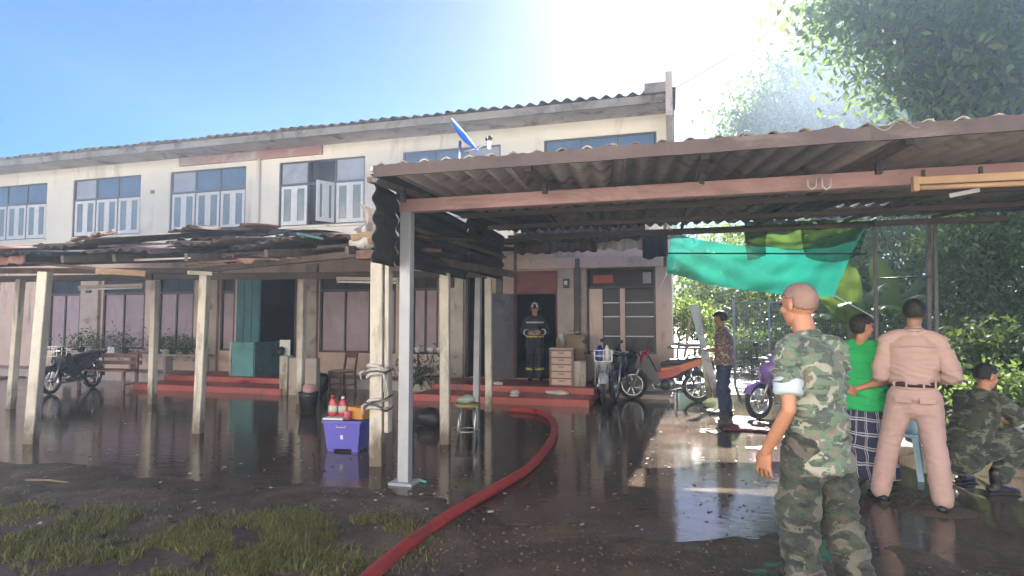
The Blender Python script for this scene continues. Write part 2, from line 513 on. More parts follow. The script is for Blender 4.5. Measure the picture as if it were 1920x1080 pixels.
def water_mat():
    m, nt, p = newmat('shallow_flood_water')
    tc = nt.nodes.new('ShaderNodeTexCoord'); vec = tc.outputs['Object']
    c = ramp(nt, nz(nt, vec, 0.8, 6, 0.65, 0.4), [(0.3, (0.050, 0.036, 0.028)), (0.7, (0.13, 0.098, 0.075))])
    nt.links.new(c, p.inputs['Base Color'])
    nt.links.new(ramp(nt, nz(nt, vec, 1.3, 5, 0.6, 0.5), [(0.35, 0.045), (0.7, 0.16)]), p.inputs['Roughness'])
    p.inputs['IOR'].default_value = 1.36
    b = nt.nodes.new('ShaderNodeBump'); b.inputs['Strength'].default_value = 0.22; b.inputs['Distance'].default_value = 0.008
    nt.links.new(nz(nt, vec, 6.0, 3, 0.5, 0.0, (1.0, 2.2, 1.0)), b.inputs['Height']); nt.links.new(b.outputs[0], p.inputs['Normal'])
    return m
wb = B(); wb.add([(-17.5, 1.5, 0), (4.4, 1.5, 0), (4.4, 13.2, 0), (-17.5, 13.2, 0)], [(0, 1, 2, 3)])
tag(wb.obj('flood_water', water_mat()), 'shallow dark water flooding the yard', kind='structure')

# ------------------------------------------------------------------ grass patches in front
def grass():
    r = random.Random(5)
    vs, fs = [], []
    patches = [(G(520, 1020), 0.85, 0.50, 9000), (G(610, 990), 0.55, 0.30, 4200), (G(420, 1065), 0.8, 0.35, 5000), (G(250, 985), 1.0, 0.26, 2600), (G(25, 960), 0.45, 0.30, 2000),
               (G(150, 1050), 1.1, 0.40, 2600), (G(330, 1040), 0.9, 0.4, 2000), (G(660, 1050), 0.35, 0.3, 900), (G(0, 1020), 0.8, 0.4, 2200), (G(760, 1000), 0.3, 0.3, 250)]
    for c, rx, ry, n in patches:
        for i in range(int(n * 1.7)):
            a = r.random() * 2 * math.pi; q = r.random() ** .6 * (0.5 + 1.0 * r.random())
            x = c.x + rx * q * math.cos(a) + 0.05 * r.gauss(0, 1); y = c.y + ry * q * math.sin(a)
            z = ground_h(x, y)
            if z < 0.0 or fbm(x * 2.2, y * 2.2, 3, 40) + .25 * fbm(x * 9, y * 9, 2, 60) < -0.02 + .25 * (r.random() - .5): continue
            h = (0.018 + 0.05 * r.random() ** 2.0) * max(.5, 1.25 - 0.45 * q); w = 0.0018 + 0.003 * r.random()
            t = r.random() * 6.283; l = h * (0.3 + 0.9 * r.random()); t2 = r.random() * 6.283
            dx, dy = math.cos(t) * w, math.sin(t) * w; ex, ey = math.cos(t2) * l, math.sin(t2) * l
            n0 = len(vs)
            vs += [(x - dx, y - dy, z - 0.01), (x + dx, y + dy, z - 0.01), (x + dx * .7 + ex * .4, y + dy * .7 + ey * .4, z + h * .65), (x - dx * .7 + ex * .4, y - dy * .7 + ey * .4, z + h * .65), (x + ex, y + ey, z + h)]
            fs += [(n0, n0 + 1, n0 + 2, n0 + 3), (n0 + 3, n0 + 2, n0 + 4)]
    b = B(); b.v, b.f = vs, fs
    tag(b.obj('grass', leafmat('grass_blade', (0.06, 0.050, 0.018), (0.17, 0.16, 0.055), 0.25, 0.7)), 'short patchy grass on the mud in front of the veranda', 'grass', kind='stuff')
grass()
def dry_leaves():
    r = random.Random(15); b = B()
    for k in range(1100):
        px, py = r.uniform(-60, 1500), r.uniform(915, 1085)
        p = G(px, py); z = ground_h(p.x, p.y)
        if z < 0.002: continue
        s = r.uniform(.006, .022); a = r.random() * 6.28; n = len(b.v)
        d = V((math.cos(a), math.sin(a), r.uniform(-.2, .4))) * s; e = V((-math.sin(a), math.cos(a), r.uniform(-.4, .4))) * s * r.uniform(.25, .5)
        q = V((p.x, p.y, z + .006))
        for v_ in (q - d, q + e, q + d, q - e): b.v.append(tuple(v_))
        b.f.append((n, n + 1, n + 2, n + 3))
    tag(b.obj('leaf_litter', leafmat('dry_leaf', (0.05, 0.032, 0.02), (0.22, 0.16, 0.085), .15, .7)), 'dry brown leaf scraps strewn over the muddy foreground', 'leaves', kind='stuff')
dry_leaves()

# ================================================================== ROW HOUSE
YW = 12.8
XE, XL = -0.10, -27.0
ZF = 3.30            # floor line between storeys
ZT = 6.05
house = empty('row_house', (-9, YW, 0))
tag(house, 'long two storey cream row house with corrugated roof and rows of windows', 'house')
HO = V((-9, YW, 0))
def hv(b):           # world coordinates -> house local
    b.v = [(x + 9, y - YW, z) for x, y, z in b.v]
    return b
def xw(px): return PY(px, 600, YW).x

UW = [(-20.35 + 3.5 * i, -17.87 + 3.5 * i) for i in range(-1, 6)]          # upper windows
UZ0, UZ1 = 3.95, 5.62
def wall_strip(b, x0, x1, z0, z1, ops, y0, th):
    ops = sorted(ops)
    cur = x0
    for (a, c, p, q) in ops:
        if a > cur: b.span((cur, y0, z0), (a, y0 + th, z1))
        if p > z0: b.span((a, y0, z0), (c, y0 + th, p))
        if q < z1: b.span((a, y0, q), (c, y0 + th, z1))
        cur = c
    if cur < x1: b.span((cur, y0, z0), (x1, y0 + th, z1))
uw = B(); wall_strip(uw, XL, XE, ZF, ZT, [(a, c, UZ0, UZ1) for a, c in UW], YW, 0.2)
hv(uw).obj('wall', m_wall, house)
FZ = 0.25
GW = [(xw(92), xw(150), 2), (xw(192), xw(271), 2), (xw(297), xw(363), 2), (xw(413), xw(440), 1), (xw(599), xw(742), 3), (xw(772), xw(822), 2)]
GWR = (xw(1100), xw(1230))
GD = [(xw(445), xw(556)), (xw(873), xw(913)), (xw(963), xw(1046))]
extra = [(-22.4, -19.6, 2), (-25.6, -23.2, 2)]
ops = [(a, c, 0.76, 2.72) for a, c, n in GW + extra] + [(GWR[0], GWR[1], 0.84, 2.70)] + [(a, c, FZ, 2.66) for a, c in GD]
lw = B(); wall_strip(lw, XL, XE, -0.1, ZF, ops, YW, 0.2)
hv(lw).obj('wall', m_lowall, house)
# inner rooms, dark
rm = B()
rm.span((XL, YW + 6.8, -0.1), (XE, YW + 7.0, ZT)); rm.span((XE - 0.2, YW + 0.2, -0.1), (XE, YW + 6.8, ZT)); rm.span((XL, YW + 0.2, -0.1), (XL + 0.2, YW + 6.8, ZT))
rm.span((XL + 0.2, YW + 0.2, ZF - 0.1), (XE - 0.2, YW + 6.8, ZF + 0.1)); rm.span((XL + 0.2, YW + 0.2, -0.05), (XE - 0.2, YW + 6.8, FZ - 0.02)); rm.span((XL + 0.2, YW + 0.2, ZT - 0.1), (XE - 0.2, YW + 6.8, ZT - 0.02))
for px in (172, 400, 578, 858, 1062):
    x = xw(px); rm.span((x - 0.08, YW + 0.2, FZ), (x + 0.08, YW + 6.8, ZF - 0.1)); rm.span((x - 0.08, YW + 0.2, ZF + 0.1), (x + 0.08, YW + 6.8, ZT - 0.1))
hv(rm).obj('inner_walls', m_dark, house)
# pilasters of the ground floor
for a, c in ((155, 188), (388, 411), (574, 597), (845, 871), (1047, 1078), (70, 88)):
    pb = B(); pb.span((xw(a), YW - 0.10, FZ - 0.05), (xw(c), YW - 0.002, 2.95)); hv(pb).obj('pilaster', m_conc2 if a != 845 else m_conc, house, bevel=0.01)
bb = B(); bb.span((xw(957), YW - 0.13, 2.69), (XE + 0.03, YW - 0.003, 2.93)); hv(bb).obj('lintel_beam', m_lowall, house, bevel=0.01)
bb = B(); bb.span((xw(1081), YW - 0.16, FZ - 0.2), (xw(1089), YW - 0.07, 2.9)); hv(bb).obj('dark_post', m_darkwood, house)
bb = B(); bb.span((xw(1092), YW - 0.08, FZ - 0.2), (xw(1098), YW - 0.003, 2.69)); hv(bb).obj('door_jamb', m_conc2, house)
bb = B(); bb.span((XL, YW - 0.16, ZF - 0.02), (XE, YW - 0.003, ZF + 0.10)); hv(bb).obj('floor_ledge', m_greysheet, house, bevel=0.01)
# electricity meter and light boxes on pilasters
mb = B(); mb.box((xw(1064), YW - 0.14, 2.36), (0.13, 0.08, 0.2)); mo = hv(mb).obj('meter_box', m_darkwood, house, bevel=0.008)
mb = B(); mb.box((xw(1064), YW - 0.185, 2.37), (0.07, 0.012, 0.08)); hv(mb).obj('dial', m_white, mo)
mb = B(); mb.box((xw(172), YW - 0.13, 2.42), (0.16, 0.06, 0.2)); hv(mb).obj('meter_box', m_darkwood, house, bevel=0.008)
mb = B(); mb.box((xw(850), YW - 0.13, 2.42), (0.12, 0.06, 0.24)); hv(mb).obj('meter_box', m_darkwood, house, bevel=0.008)
# downpipe
dp = B(); x = xw(481); dp.tube([(x, YW - 0.05, ZF + 0.1), (x, YW - 0.05, ZT - 0.3)], 0.035, 8); hv(dp).obj('downpipe', m_wall, house, smooth=True)
vb_ = B(); vb_.box((xw(279), YW - 0.02, 5.1), (0.09, 0.06, 0.09)); hv(vb_).obj('wall_bracket', m_darkwood, house)

m_pane_blue = glass('transom_pane', (0.10, 0.17, 0.27), 0.12)
m_pane_veil = glass('curtained_pane', (0.42, 0.44, 0.50), 0.15)
m_pane_green = glass('narrow_pane', (0.20, 0.26, 0.27), 0.15)
m_curtain = M('pale_curtain', (0.60, 0.56, 0.56), (0.48, 0.45, 0.46), 3, 0.9, 0.3, 12, stretch=(6, 1, 0.3))
def casement(b, gp, w, h, o, ex, y):
    # one white casement leaf with two tall panes: frame into b, panes into gp; o lower left, ex direction
    t = 0.075; d = 0.045; ez = V((0, 0, 1)); o = V(o); ex = V(ex); ey = ez.cross(ex)
    def bx(B_, a0, a1, z0, z1, dd, off=0.0):
        B_.prism([(a0, z0), (a1, z0), (a1, z1), (a0, z1)], o + ey * off, ex, ez, ey, dd)
    bx(b, 0, t, 0, h, d); bx(b, w - t, w, 0, h, d); bx(b, t, w - t, 0, t * 1.3, d); bx(b, t, w - t, h - t, h, d)
    mid = w / 2; bx(b, mid - 0.09, mid + 0.09, t * 1.3, h - t, d * 0.9)
    bx(gp, t, mid - 0.09, t * 1.3, h - t, 0.012); bx(gp, mid + 0.09, w - t, t * 1.3, h - t, 0.012)
def upper_window(x0, x1, is_open):
    y = YW + 0.055; w = x1 - x0; t = 0.035
    zt = UZ0 + 1.08
    fr = B()
    for a, c, p, q in ((x0, x0 + t, UZ0, UZ1), (x1 - t, x1, UZ0, UZ1), (x0 + t, x1 - t, UZ0, UZ0 + t), (x0 + t, x1 - t, UZ1 - t, UZ1), (x0 + t, x1 - t, zt - 0.025, zt + 0.025)):
        fr.span((a, y - 0.035, p), (c, y + 0.06, q))
    cw = (w - 2 * t) / 3
    for k in (1, 2):
        xx = x0 + t + cw * k
        fr.span((xx - 0.018, y - 0.03, UZ0 + t), (xx + 0.018, y + 0.055, zt - 0.025)); fr.span((xx - 0.018, y - 0.03, zt + 0.025), (xx + 0.018, y + 0.055, UZ1 - t))
    win = hv(fr).obj('window', m_darkwood, house)
    sb = B(); sb.span((x0 - 0.06, YW - 0.05, UZ0 - 0.06), (x1 + 0.06, YW - 0.002, UZ0 - 0.004)); hv(sb).obj('sill', m_wall, win)
    for k in range(3):
        a = x0 + t + cw * k
        if not (is_open and k == 1):
            pb = B(); pb.span((a + 0.018, y + 0.01, zt + 0.025), (a + cw - 0.018, y + 0.022, UZ1 - t)); hv(pb).obj('pane', m_pane_veil if (is_open or (k * 7 + int(x0 * 3)) % 5 == 0) else m_pane_blue, win)
        cb, gp = B(), B()
        h = zt - 0.03 - UZ0 - t - 0.01; ww = cw - 0.044
        if is_open and k == 1:
            for side in (1,):
                ang = R(-118)
                hinge = V((a + cw - 0.03, y - 0.04, UZ0 + t + 0.005))
                casement(cb, gp, ww * 0.62, h, hinge, (math.cos(ang), math.sin(ang), 0), y)
        else:
            casement(cb, gp, ww, h, (a + 0.022, y, UZ0 + t + 0.005), (1, 0, 0), y)
        c = hv(cb).obj('casement', m_white, win)
        hv(gp).obj('pane', m_pane_green, win)
    if is_open:
        for k, (xa, xb) in enumerate(((x0 + 0.1, x0 + 0.75), (x1 - 0.75, x1 - 0.1))):
            cu = B()
            cu.grid(lambda u, v, xa=xa, xb=xb: V((xa + (xb - xa) * u, y + 0.16 + 0.03 * math.sin(u * 38), UZ0 + 0.05 + (UZ1 - UZ0 - 0.1) * v)), 60, 4)
            hv(cu).obj('curtain', m_curtain, win, smooth=True)
for i, (a, c) in enumerate(UW):
    upper_window(a, c, i == 4)

def lower_window(x0, x1, n):
    y = YW + 0.05; t = 0.05; z0, zt, z1 = 0.76, 2.26, 2.72
    fr = B()
    for a, c, p, q in ((x0, x0 + t, z0, z1), (x1 - t, x1, z0, z1), (x0 + t, x1 - t, z0, z0 + t), (x0 + t, x1 - t, z1 - t, z1), (x0 + t, x1 - t, zt, zt + 0.06)):
        fr.span((a, y - 0.05, p), (c, y + 0.05, q))
    pw = (x1 - x0 - 2 * t) / n
    for k in range(1, n):
        xx = x0 + t + pw * k; fr.span((xx - 0.02, y - 0.045, z0 + t), (xx + 0.02, y + 0.045, zt))
    win = hv(fr).obj('window', m_darkwood, house)
    for k in range(n):
        a = x0 + t + pw * k
        pb = B(); pb.span((a + 0.022, y - 0.008, z0 + t), (a + pw - 0.022, y + 0.012, zt - 0.003)); hv(pb).obj('panel', m_panel, win)
        pb = B(); pb.span((a + 0.003, y - 0.006, zt + 0.063), (a + pw - 0.003, y + 0.006, z1 - t - 0.003)); hv(pb).obj('transom_pane', m_transom, win)
for a, c, n in GW + extra: lower_window(a, c, n)

# right-hand window with security bars
def right_window():
    x0, x1 = GWR; y = YW + 0.05; z0, z1, zt = 0.84, 2.70, 2.24
    fr = B(); t = 0.045
    for a, c, p, q in ((x0, x0 + t, z0, z1), (x1 - t, x1, z0, z1), (x0 + t, x1 - t, z0, z0 + t), (x0 + t, x1 - t, z1 - t, z1), (x0 + t, x1 - t, zt, zt + 0.05)):
        fr.span((a, y - 0.05, p), (c, y + 0.05, q))
    win = hv(fr).obj('window', m_darkwood, house)
    def sp(name, a, c, p, q, mat, y0=-0.02, y1=0.02):
        b = B(); b.span((xw(a), y + y0, p), (xw(c), y + y1, q)); return hv(b).obj(name, mat, win)
    sp('shutter', 1105, 1130, z0 + t, zt - 0.003, m_lowall, -0.045, 0.0)
    sp('mullion', 1163, 1172, z0 + t, zt - 0.003, m_lowall, -0.05, 0.03)
    sp('pane', 1131, 1162, z0 + t, zt - 0.003, m_transom, 0.0, 0.012)
    sp('pane', 1173, 1226, z0 + t, zt - 0.003, m_transom, 0.0, 0.012)
    sp('transom_pane', 1105, 1226, zt + 0.053, z1 - t - 0.003, m_transom, 0.0, 0.012)
    sp('sill', 1096, 1236, z0 - 0.07, z0 - 0.003, m_lowall, -0.14, 0.0)
    for zz in (1.20, 1.62, 1.92):
        sp('security_bar', 1131, 1162, zz, zz + 0.022, m_white, -0.06, -0.045); sp('security_bar', 1173, 1226, zz, zz + 0.022, m_white, -0.06, -0.045)
    sp('red_notice', 1112, 1150, zt + 0.12, zt + 0.30, M('red_card', (0.45, 0.10, 0.07), (0.30, 0.07, 0.05), 5, 0.6, 0.0), -0.02, -0.012)
    sp('pale_card', 1206, 1222, zt + 0.10, zt + 0.34, m_conc2, -0.02, -0.012)
right_window()

# doors
def pside(name, a, c, p, q, mat, y0, y1, parent):
    b = B(); b.span((xw(a), YW + y0, p), (xw(c), YW + y1, q)); return hv(b).obj(name, mat, parent, bevel=0.004)
m_maroon = M('maroon_board', (0.25, 0.075, 0.07), (0.16, 0.05, 0.05), 3, 0.6, 0.1, stain=(0.05, 0.03, 0.03), stain_at=(0.5, 0.75), sscale=2)
m_teal = M('teal_painted_board', (0.045, 0.19, 0.215), (0.03, 0.12, 0.14), 2.5, 0.55, 0.1, stain=(0.02, 0.035, 0.045), stain_at=(0.5, 0.72), sscale=1.2)
m_teal2 = M('bright_teal_board', (0.12, 0.36, 0.36), (0.09, 0.27, 0.28), 2.5, 0.55, 0.1, stain=(0.06, 0.14, 0.15), stain_at=(0.55, 0.75), sscale=1.5)
dfr = B(); x0, x1 = GD[2]
for a, c, p, q in ((x0, x0 + 0.05, FZ, 2.66), (x1 - 0.05, x1, FZ, 2.66), (x0 + 0.05, x1 - 0.05, 2.61, 2.66), (x0 + 0.05, x1 - 0.05, 2.14, 2.20)): dfr.span((a, YW - 0.01, p), (c, YW + 0.12, q))
dd = hv(dfr).obj('door_frame', m_maroon, house)
b = B(); b.span((x0 + 0.053, YW + 0.03, 2.203), (x1 - 0.053, YW + 0.05, 2.607)); hv(b).obj('transom_panel', m_maroon, dd)
lf = B(); lf.bar((x0 + 0.01, YW - 0.05, 1.20), (x0 - 0.30, YW - 0.75, 1.20), 1.88, 0.045, ZU); lo = hv(lf).obj('door_leaf', M('grey_door_paint', (0.27, 0.25, 0.255), (0.19, 0.175, 0.18), 2, .6, .1, stain=(.09, .08, .08), stain_at=(.5, .75)), house)
lf = B(); lf.bar((x0 - 0.28, YW - 0.81, 0.28), (x0 - 0.28, YW - 0.81, 2.13), 0.03, 0.04); hv(lf).obj('edge_strip', m_conc2, lo)
for (x0, x1) in GD[:2]:
    dfr = B()
    for a, c, p, q in ((x0, x0 + 0.06, FZ, 2.66), (x1 - 0.06, x1, FZ, 2.66), (x0 + 0.06, x1 - 0.06, 2.60, 2.66)): dfr.span((a, YW - 0.01, p), (c, YW + 0.12, q))
    hv(dfr).obj('door_frame', m_darkwood, house)
pside('door_leaf', 446, 490, FZ, 2.6, m_teal, -0.06, -0.015, house)
for k, (a, c) in enumerate(((449, 461), (463, 475), (477, 488))):
    pside('board', a, c, FZ + 0.05, 2.55, m_teal, -0.075, -0.062, house)
pside('half_partition', 924, 942, FZ, 1.45, m_conc2, -0.5, -0.3, house)
pside('door_leaf', 940, 952, 1.47, 2.66, m_darkwood, -0.42, -0.36, house)

# roof of the house
roof = empty('roof', (0, 0, 0), 0, house)
EY, EZ, RYD, RZ = YW - 1.0, 6.10, YW + 3.6, 7.25
def corr_sheet(b, o, u, v, w, l, pitch=0.177, amp=0.027, seg=6, nl=2, fn=None, ragged=0.0, seed=0, ragged0=0.0):
    o, u, v = V(o), V(u).normalized(), V(v).normalized(); n = u.cross(v).normalized()
    nu = max(2, int(round(w / pitch * seg)))
    vs = []
    for j in range(nl + 1):
        for i in range(nu + 1):
            a = w * i / nu
            l0 = l - ragged * (0.5 + 0.5 * noise.noise(V((a * 4.1, seed * 3.7, 0.3)))) - ragged * 0.5 * (0.5 + 0.5 * noise.noise(V((a * 17, seed * 9.1, 5.3))))
            s0 = ragged0 * (0.5 + 0.5 * noise.noise(V((a * 6.1, seed * 2.7, 8.3))))
            d = s0 + (l0 - s0) * j / nl
            p = o + u * a + v * d + n * (amp * math.sin(2 * math.pi * a / pitch))
            if fn: p = p + fn(a / w, j / nl)
            vs.append(p)
    return b.add(vs, [(j * (nu + 1) + i, j * (nu + 1) + i + 1, (j + 1) * (nu + 1) + i + 1, (j + 1) * (nu + 1) + i) for j in range(nl) for i in range(nu)])
x = XL - 0.1
k = 0
sl = (RZ - EZ) / (RYD - EY)
while x < XE - 0.05:
    w = min(1.06, XE + 0.12 - x)
    b = B(); corr_sheet(b, (x, EY - 0.04 * (k % 2), EZ + 0.005 * (k % 2)), (1, 0, 0), (0, 1, sl), w + 0.02, 4.75, pitch=0.265, amp=0.035, seg=8)
    hv(b).obj('roof_sheet', m_asb, roof, smooth=True, solid=0.01)
    x += w; k += 1
b = B(); b.add([(XL, RYD, RZ), (XE + 0.1, RYD, RZ), (XE + 0.1, YW + 8.2, EZ), (XL, YW + 8.2, EZ)], [(0, 1, 2, 3)]); hv(b).obj('rear_slope', m_asb, roof, solid=0.02)
b = B(); b.tube([(XL, RYD, RZ + 0.04), (XE + 0.1, RYD, RZ + 0.04)], 0.12, 10); hv(b).obj('ridge_cap', m_asb, roof, smooth=True)
b = B(); b.span((XL, EY + 0.10, EZ - 0.12), (XE + 0.05, YW - 0.003, EZ - 0.10)); hv(b).obj('soffit', m_greysheet, roof)
b = B(); b.span((XL, EY + 0.05, EZ - 0.20), (XE + 0.05, EY + 0.09, EZ - 0.035)); hv(b).obj('fascia', m_asb, roof)
m_redplate = M('red_wall_plate', (0.36, 0.15, 0.13), (0.30, 0.20, 0.18), 1.4, 0.7, 0.1, stain=(0.42, 0.38, 0.36), stain_at=(0.50, 0.66), sscale=0.7)
b = B(); b.span((xw(330), YW - 0.07, ZT - 0.31), (xw(600), YW - 0.004, ZT - 0.08)); hv(b).obj('wall_plate', m_redplate, roof)
# verge at the right-hand end
b = B(); b.prism([(EY - 0.10, EZ - 0.05), (EY - 0.10, EZ + 0.15), (EY + 0.1, EZ + 0.20), (RYD, RZ + 0.22), (RYD, RZ + 0.02), (EY + 0.2, EZ - 0.02)], (XE - 0.25, 0, 0), (0, 1, 0), (0, 0, 1), (1, 0, 0), 0.42)
hv(b).obj('verge_cap', m_asb, roof)
b = B(); b.prism([(EY - 0.14, EZ - 0.55), (EY - 0.14, EZ + 0.33), (EY - 0.02, EZ + 0.36), (RYD, RZ + 0.32), (RYD, RZ - 0.3), (YW, EZ - 0.9)], (XE + 0.01, 0, 0), (0, 1, 0), (0, 0, 1), (1, 0, 0), 0.13)
hv(b).obj('barge_board', m_greysheet, roof)
b = B(); b.prism([(YW + 0.2, ZT - 0.05), (YW + 7.0, ZT - 0.05), (RYD, RZ - 0.03)], (XE - 0.1, 0, 0), (0, 1, 0), (0, 0, 1), (1, 0, 0), 0.18)
hv(b).obj('gable_wall', m_wall, roof)

# porch steps, red painted
def steps(name, px0, px1, label, tilt=0.0):
    a0, a1 = xw(px0), xw(px1)
    y0 = 10.55
    s0 = PY(px0, 740, y0).x; s1 = PY(px1, 740, y0).x
    t = empty(name, ((s0 + s1) / 2, YW, 0)); tag(t, label, 'steps', 'porch steps')
    c = (s0 + s1) / 2
    b = B(); b.span((s0 - c, y0 - YW, -0.1), (s1 - c, 11.35 - YW, 0.13)); b.obj('lower_step', m_redstep, t, bevel=0.015)
    b = B(); b.span((s0 - c + 0.05, 11.351 - YW, -0.1), (s1 - c - 0.02, -0.165, FZ)); b.obj('upper_step', m_redstep, t, bevel=0.015)
    return t
steps('porch_steps', 775, 1105, 'red painted porch steps below the open doorway with the fireman')
steps('porch_steps', 247, 527, 'red painted porch steps by the teal partition on the left')
b = B(); b.span((XL, 11.9, -0.1), (PY(247, 740, 10.55).x - 0.02, YW - 0.003, FZ - 0.03)); b.span((PY(527, 740, 10.55).x + 0.02, 11.9, -0.1), (PY(775, 740, 10.55).x - 0.02, YW - 0.003, FZ - 0.03)); b.span((PY(1105, 740, 10.55).x + 0.02, 12.0, -0.1), (XE, YW - 0.17, 0.08))
tag(b.obj('porch_floor', m_conc2), 'grey concrete porch floor along the house', kind='structure')

# ================================================================== VERANDA LEAN-TO (fire damaged)
ver = empty('veranda_shelter', (-6, 9, 0))
tag(ver, 'burnt lean-to veranda roof on pale concrete posts along the row house', 'shelter')
VO = V((-6, 9, 0))
def vv(b):
    b.v = [(x + 6, y - 9, z) for x, y, z in b.v]; return b
def vpost(px, py, w, ztop, lean=(0, 0), mat=None, two=None, rz=0.0, d=None):
    g = G(px, py)
    b = B()
    top = V((g.x + lean[0], g.y + lean[1], ztop))
    x = V((math.cos(rz), math.sin(rz), 0))
    n = 7
    for k in range(n):      # slight unevenness of cast concrete
        pass
    b.bar((g.x, g.y, -0.12), top, w, d or w, x)
    vv(b)
    return b.obj('post', mat or m_conc, ver, bevel=0.012), g
vposts = [vpost(57, 831, 0.125, 2.18, (0.06, 0.05), rz=R(20)), vpost(371, 812, 0.115, 2.19, (0.0, 0.05), rz=R(12)), vpost(835, 832, 0.12, 2.16, (-0.02, 0), rz=R(10)),
          vpost(20, 766, 0.11, 2.28, (0.1, 0)), vpost(285, 757, 0.115, 2.30, (-0.02, 0)), vpost(563, 757, 0.115, 2.28), vpost(917, 771, 0.115, 2.27, (-0.02, 0), rz=R(8))]
p0, g0 = vpost(708, 872, 0.14, 2.20, (-0.03, 0.02), rz=R(8))
# strip splint beside the wrapped post
b = B(); b.bar((g0.x + 0.11, g0.y + 0.02, 0.35), (g0.x + 0.085, g0.y + 0.04, 2.2), 0.05, 0.10, V((1, 0, 0))); vv(b).obj('post_splint', m_conc, ver, bevel=0.008)
b = B(); b.box((g0.x - 0.02, g0.y - 0.02, 2.27), (0.42, 0.20, 0.095), Matrix.Rotation(R(4), 3, 'Z')); vv(b).obj('beam_stub', m_rust, ver, bevel=0.008)
# front beam pieces, rear beam, rafters
def vbar(name, p, q, w, h, mat):
    b = B(); b.bar(p, q, w, h, ZU); return vv(b).obj(name, mat, ver, bevel=0.006)
gA, gB_, gC = vposts[0][1], vposts[1][1], g0
vbar('front_beam', (gA.x - 4.5, gA.y - 0.4, 2.26), (gB_.x, gB_.y, 2.25), 0.075, 0.07, m_charred)
vbar('front_beam', (gB_.x + 0.02, gB_.y, 2.26), (gC.x - 0.2, gC.y + 0.02, 2.30), 0.075, 0.07, m_charred)
vbar('front_beam', (gC.x + 0.22, gC.y + 0.1, 2.27), (-2.65, 9.5, 2.33), 0.10, 0.07, m_timber)
vbar('rear_beam', (-16.5, 8.0, 2.36), (-9.6, 8.9, 2.38), 0.12, 0.08, m_timber)
vbar('rear_beam', (-9.58, 8.9, 2.38), (-3.2, 9.7, 2.36), 0.12, 0.08, m_timber)
for i in range(11):
    x = -13.2 + i * 0.98 + rnd.uniform(-.15, .15)
    yf = 5.4 + (x + 8) * 0.03
    vbar('rafter', (x, yf, 2.30 + rnd.uniform(-.03, .03)), (x + rnd.uniform(-.2, .2), YW - 0.15, 3.15), 0.09, 0.05, m_timber)
# roof sheets laid from wall to eave; some slipped, humped, broken
def veranda_sheets():
    r = random.Random(3)
    x = -14.6
    i = 0
    rows = [(5.15, 8.35), (8.1, 10.9), (10.6, 12.75)]
    while x < -3.1:
        w = 0.82 + r.uniform(-0.04, 0.10)
        for j, (ya, yb) in enumerate(rows):
            yfront = ya + 0.55 * fbm(x * 0.6, j * 3.0, 2, 2) if j else ya + 0.25 * fbm(x * 0.9, 0, 2, 2)
            if j == 0 and x > -6.2: yfront += 0.45
            if j == 1 and r.random() < 0.12: continue
            za = 2.38 + (yfront - 5.0) * 0.118
            slope = 0.118
            hump = 0.0
            # humps seen in the photograph
            hump += 0.30 * math.exp(-((x + 7.2) / 0.75) ** 2) + 0.26 * math.exp(-((x + 11.6) / 0.8) ** 2) + 0.10 * math.exp(-((x + 4.6) / 0.5) ** 2)
            sag = -0.10 * abs(fbm(x * 0.7, j * 2.2, 2, 8))
            yaw = R(r.uniform(-5, 5)); roll = r.uniform(-0.05, 0.05)
            u = V((math.cos(yaw), math.sin(yaw), roll)); v = V((-math.sin(yaw), math.cos(yaw), slope + r.uniform(-0.02, 0.03)))
            mat = r.choice([m_charred, m_charred, m_rust, m_greysheet, m_soot, m_charred])
            if j == 2: mat = r.choice([m_charred, m_soot, m_charred, m_rust])
            ph = r.uniform(0, 6)
            kd = 1.0 if j < 2 else 0.35
            fn = lambda a, c, hump=hump, sag=sag, ph=ph, kd=kd, j=j: V((0, 0, (hump * (math.sin(math.pi * (0.25 + 0.5 * c)) if j else c) + sag) * kd + 0.03 * math.sin(a * 4 + ph) * (1 - 0.5 * c)))
            b = B()
            corr_sheet(b, (x, yfront, za + 0.02 * (i % 2) + r.uniform(-0.02, 0.02)), u, v, w + 0.06, yb - yfront, pitch=0.165, amp=0.022, seg=5, nl=7, fn=fn, ragged=0.2, ragged0=0.16 if j == 0 else 0.35, seed=i * 3 + j)
            vv(b).obj('roof_sheet', mat, ver, smooth=True, solid=0.008)
        x += w * 0.93; i += 1
veranda_sheets()
def loose_sheets():
    r = random.Random(31)
    for k in range(30):
        x = r.uniform(-13.5, -3.4); y = r.uniform(5.4, 10.5)
        z = 2.40 + (y - 5.0) * 0.118 + 0.24 * math.exp(-((x + 7.2) / 0.75) ** 2) + 0.22 * math.exp(-((x + 11.6) / 0.8) ** 2) + r.uniform(0.0, 0.06)
        yaw = r.uniform(-0.9, 0.9); pit = r.uniform(-0.06, 0.14)
        b = B()
        corr_sheet(b, (x, y, z), (math.cos(yaw), math.sin(yaw), r.uniform(-.14, .14)), (-math.sin(yaw), math.cos(yaw), pit), r.uniform(.45, 1.0), r.uniform(.6, 1.7), pitch=0.165, amp=0.022, seg=5, nl=6,
                   fn=lambda a, c, q=r.uniform(-.12, .16), ph=r.uniform(0, 6): V((0, 0, q * c * c + .04 * math.sin(3 * a + ph))), ragged=.35, ragged0=.3, seed=200 + k)
        vv(b).obj('loose_sheet', r.choice([m_charred, m_rust, m_greysheet, m_soot, m_charred, m_rust]), ver, smooth=True, solid=.008)
loose_sheets()
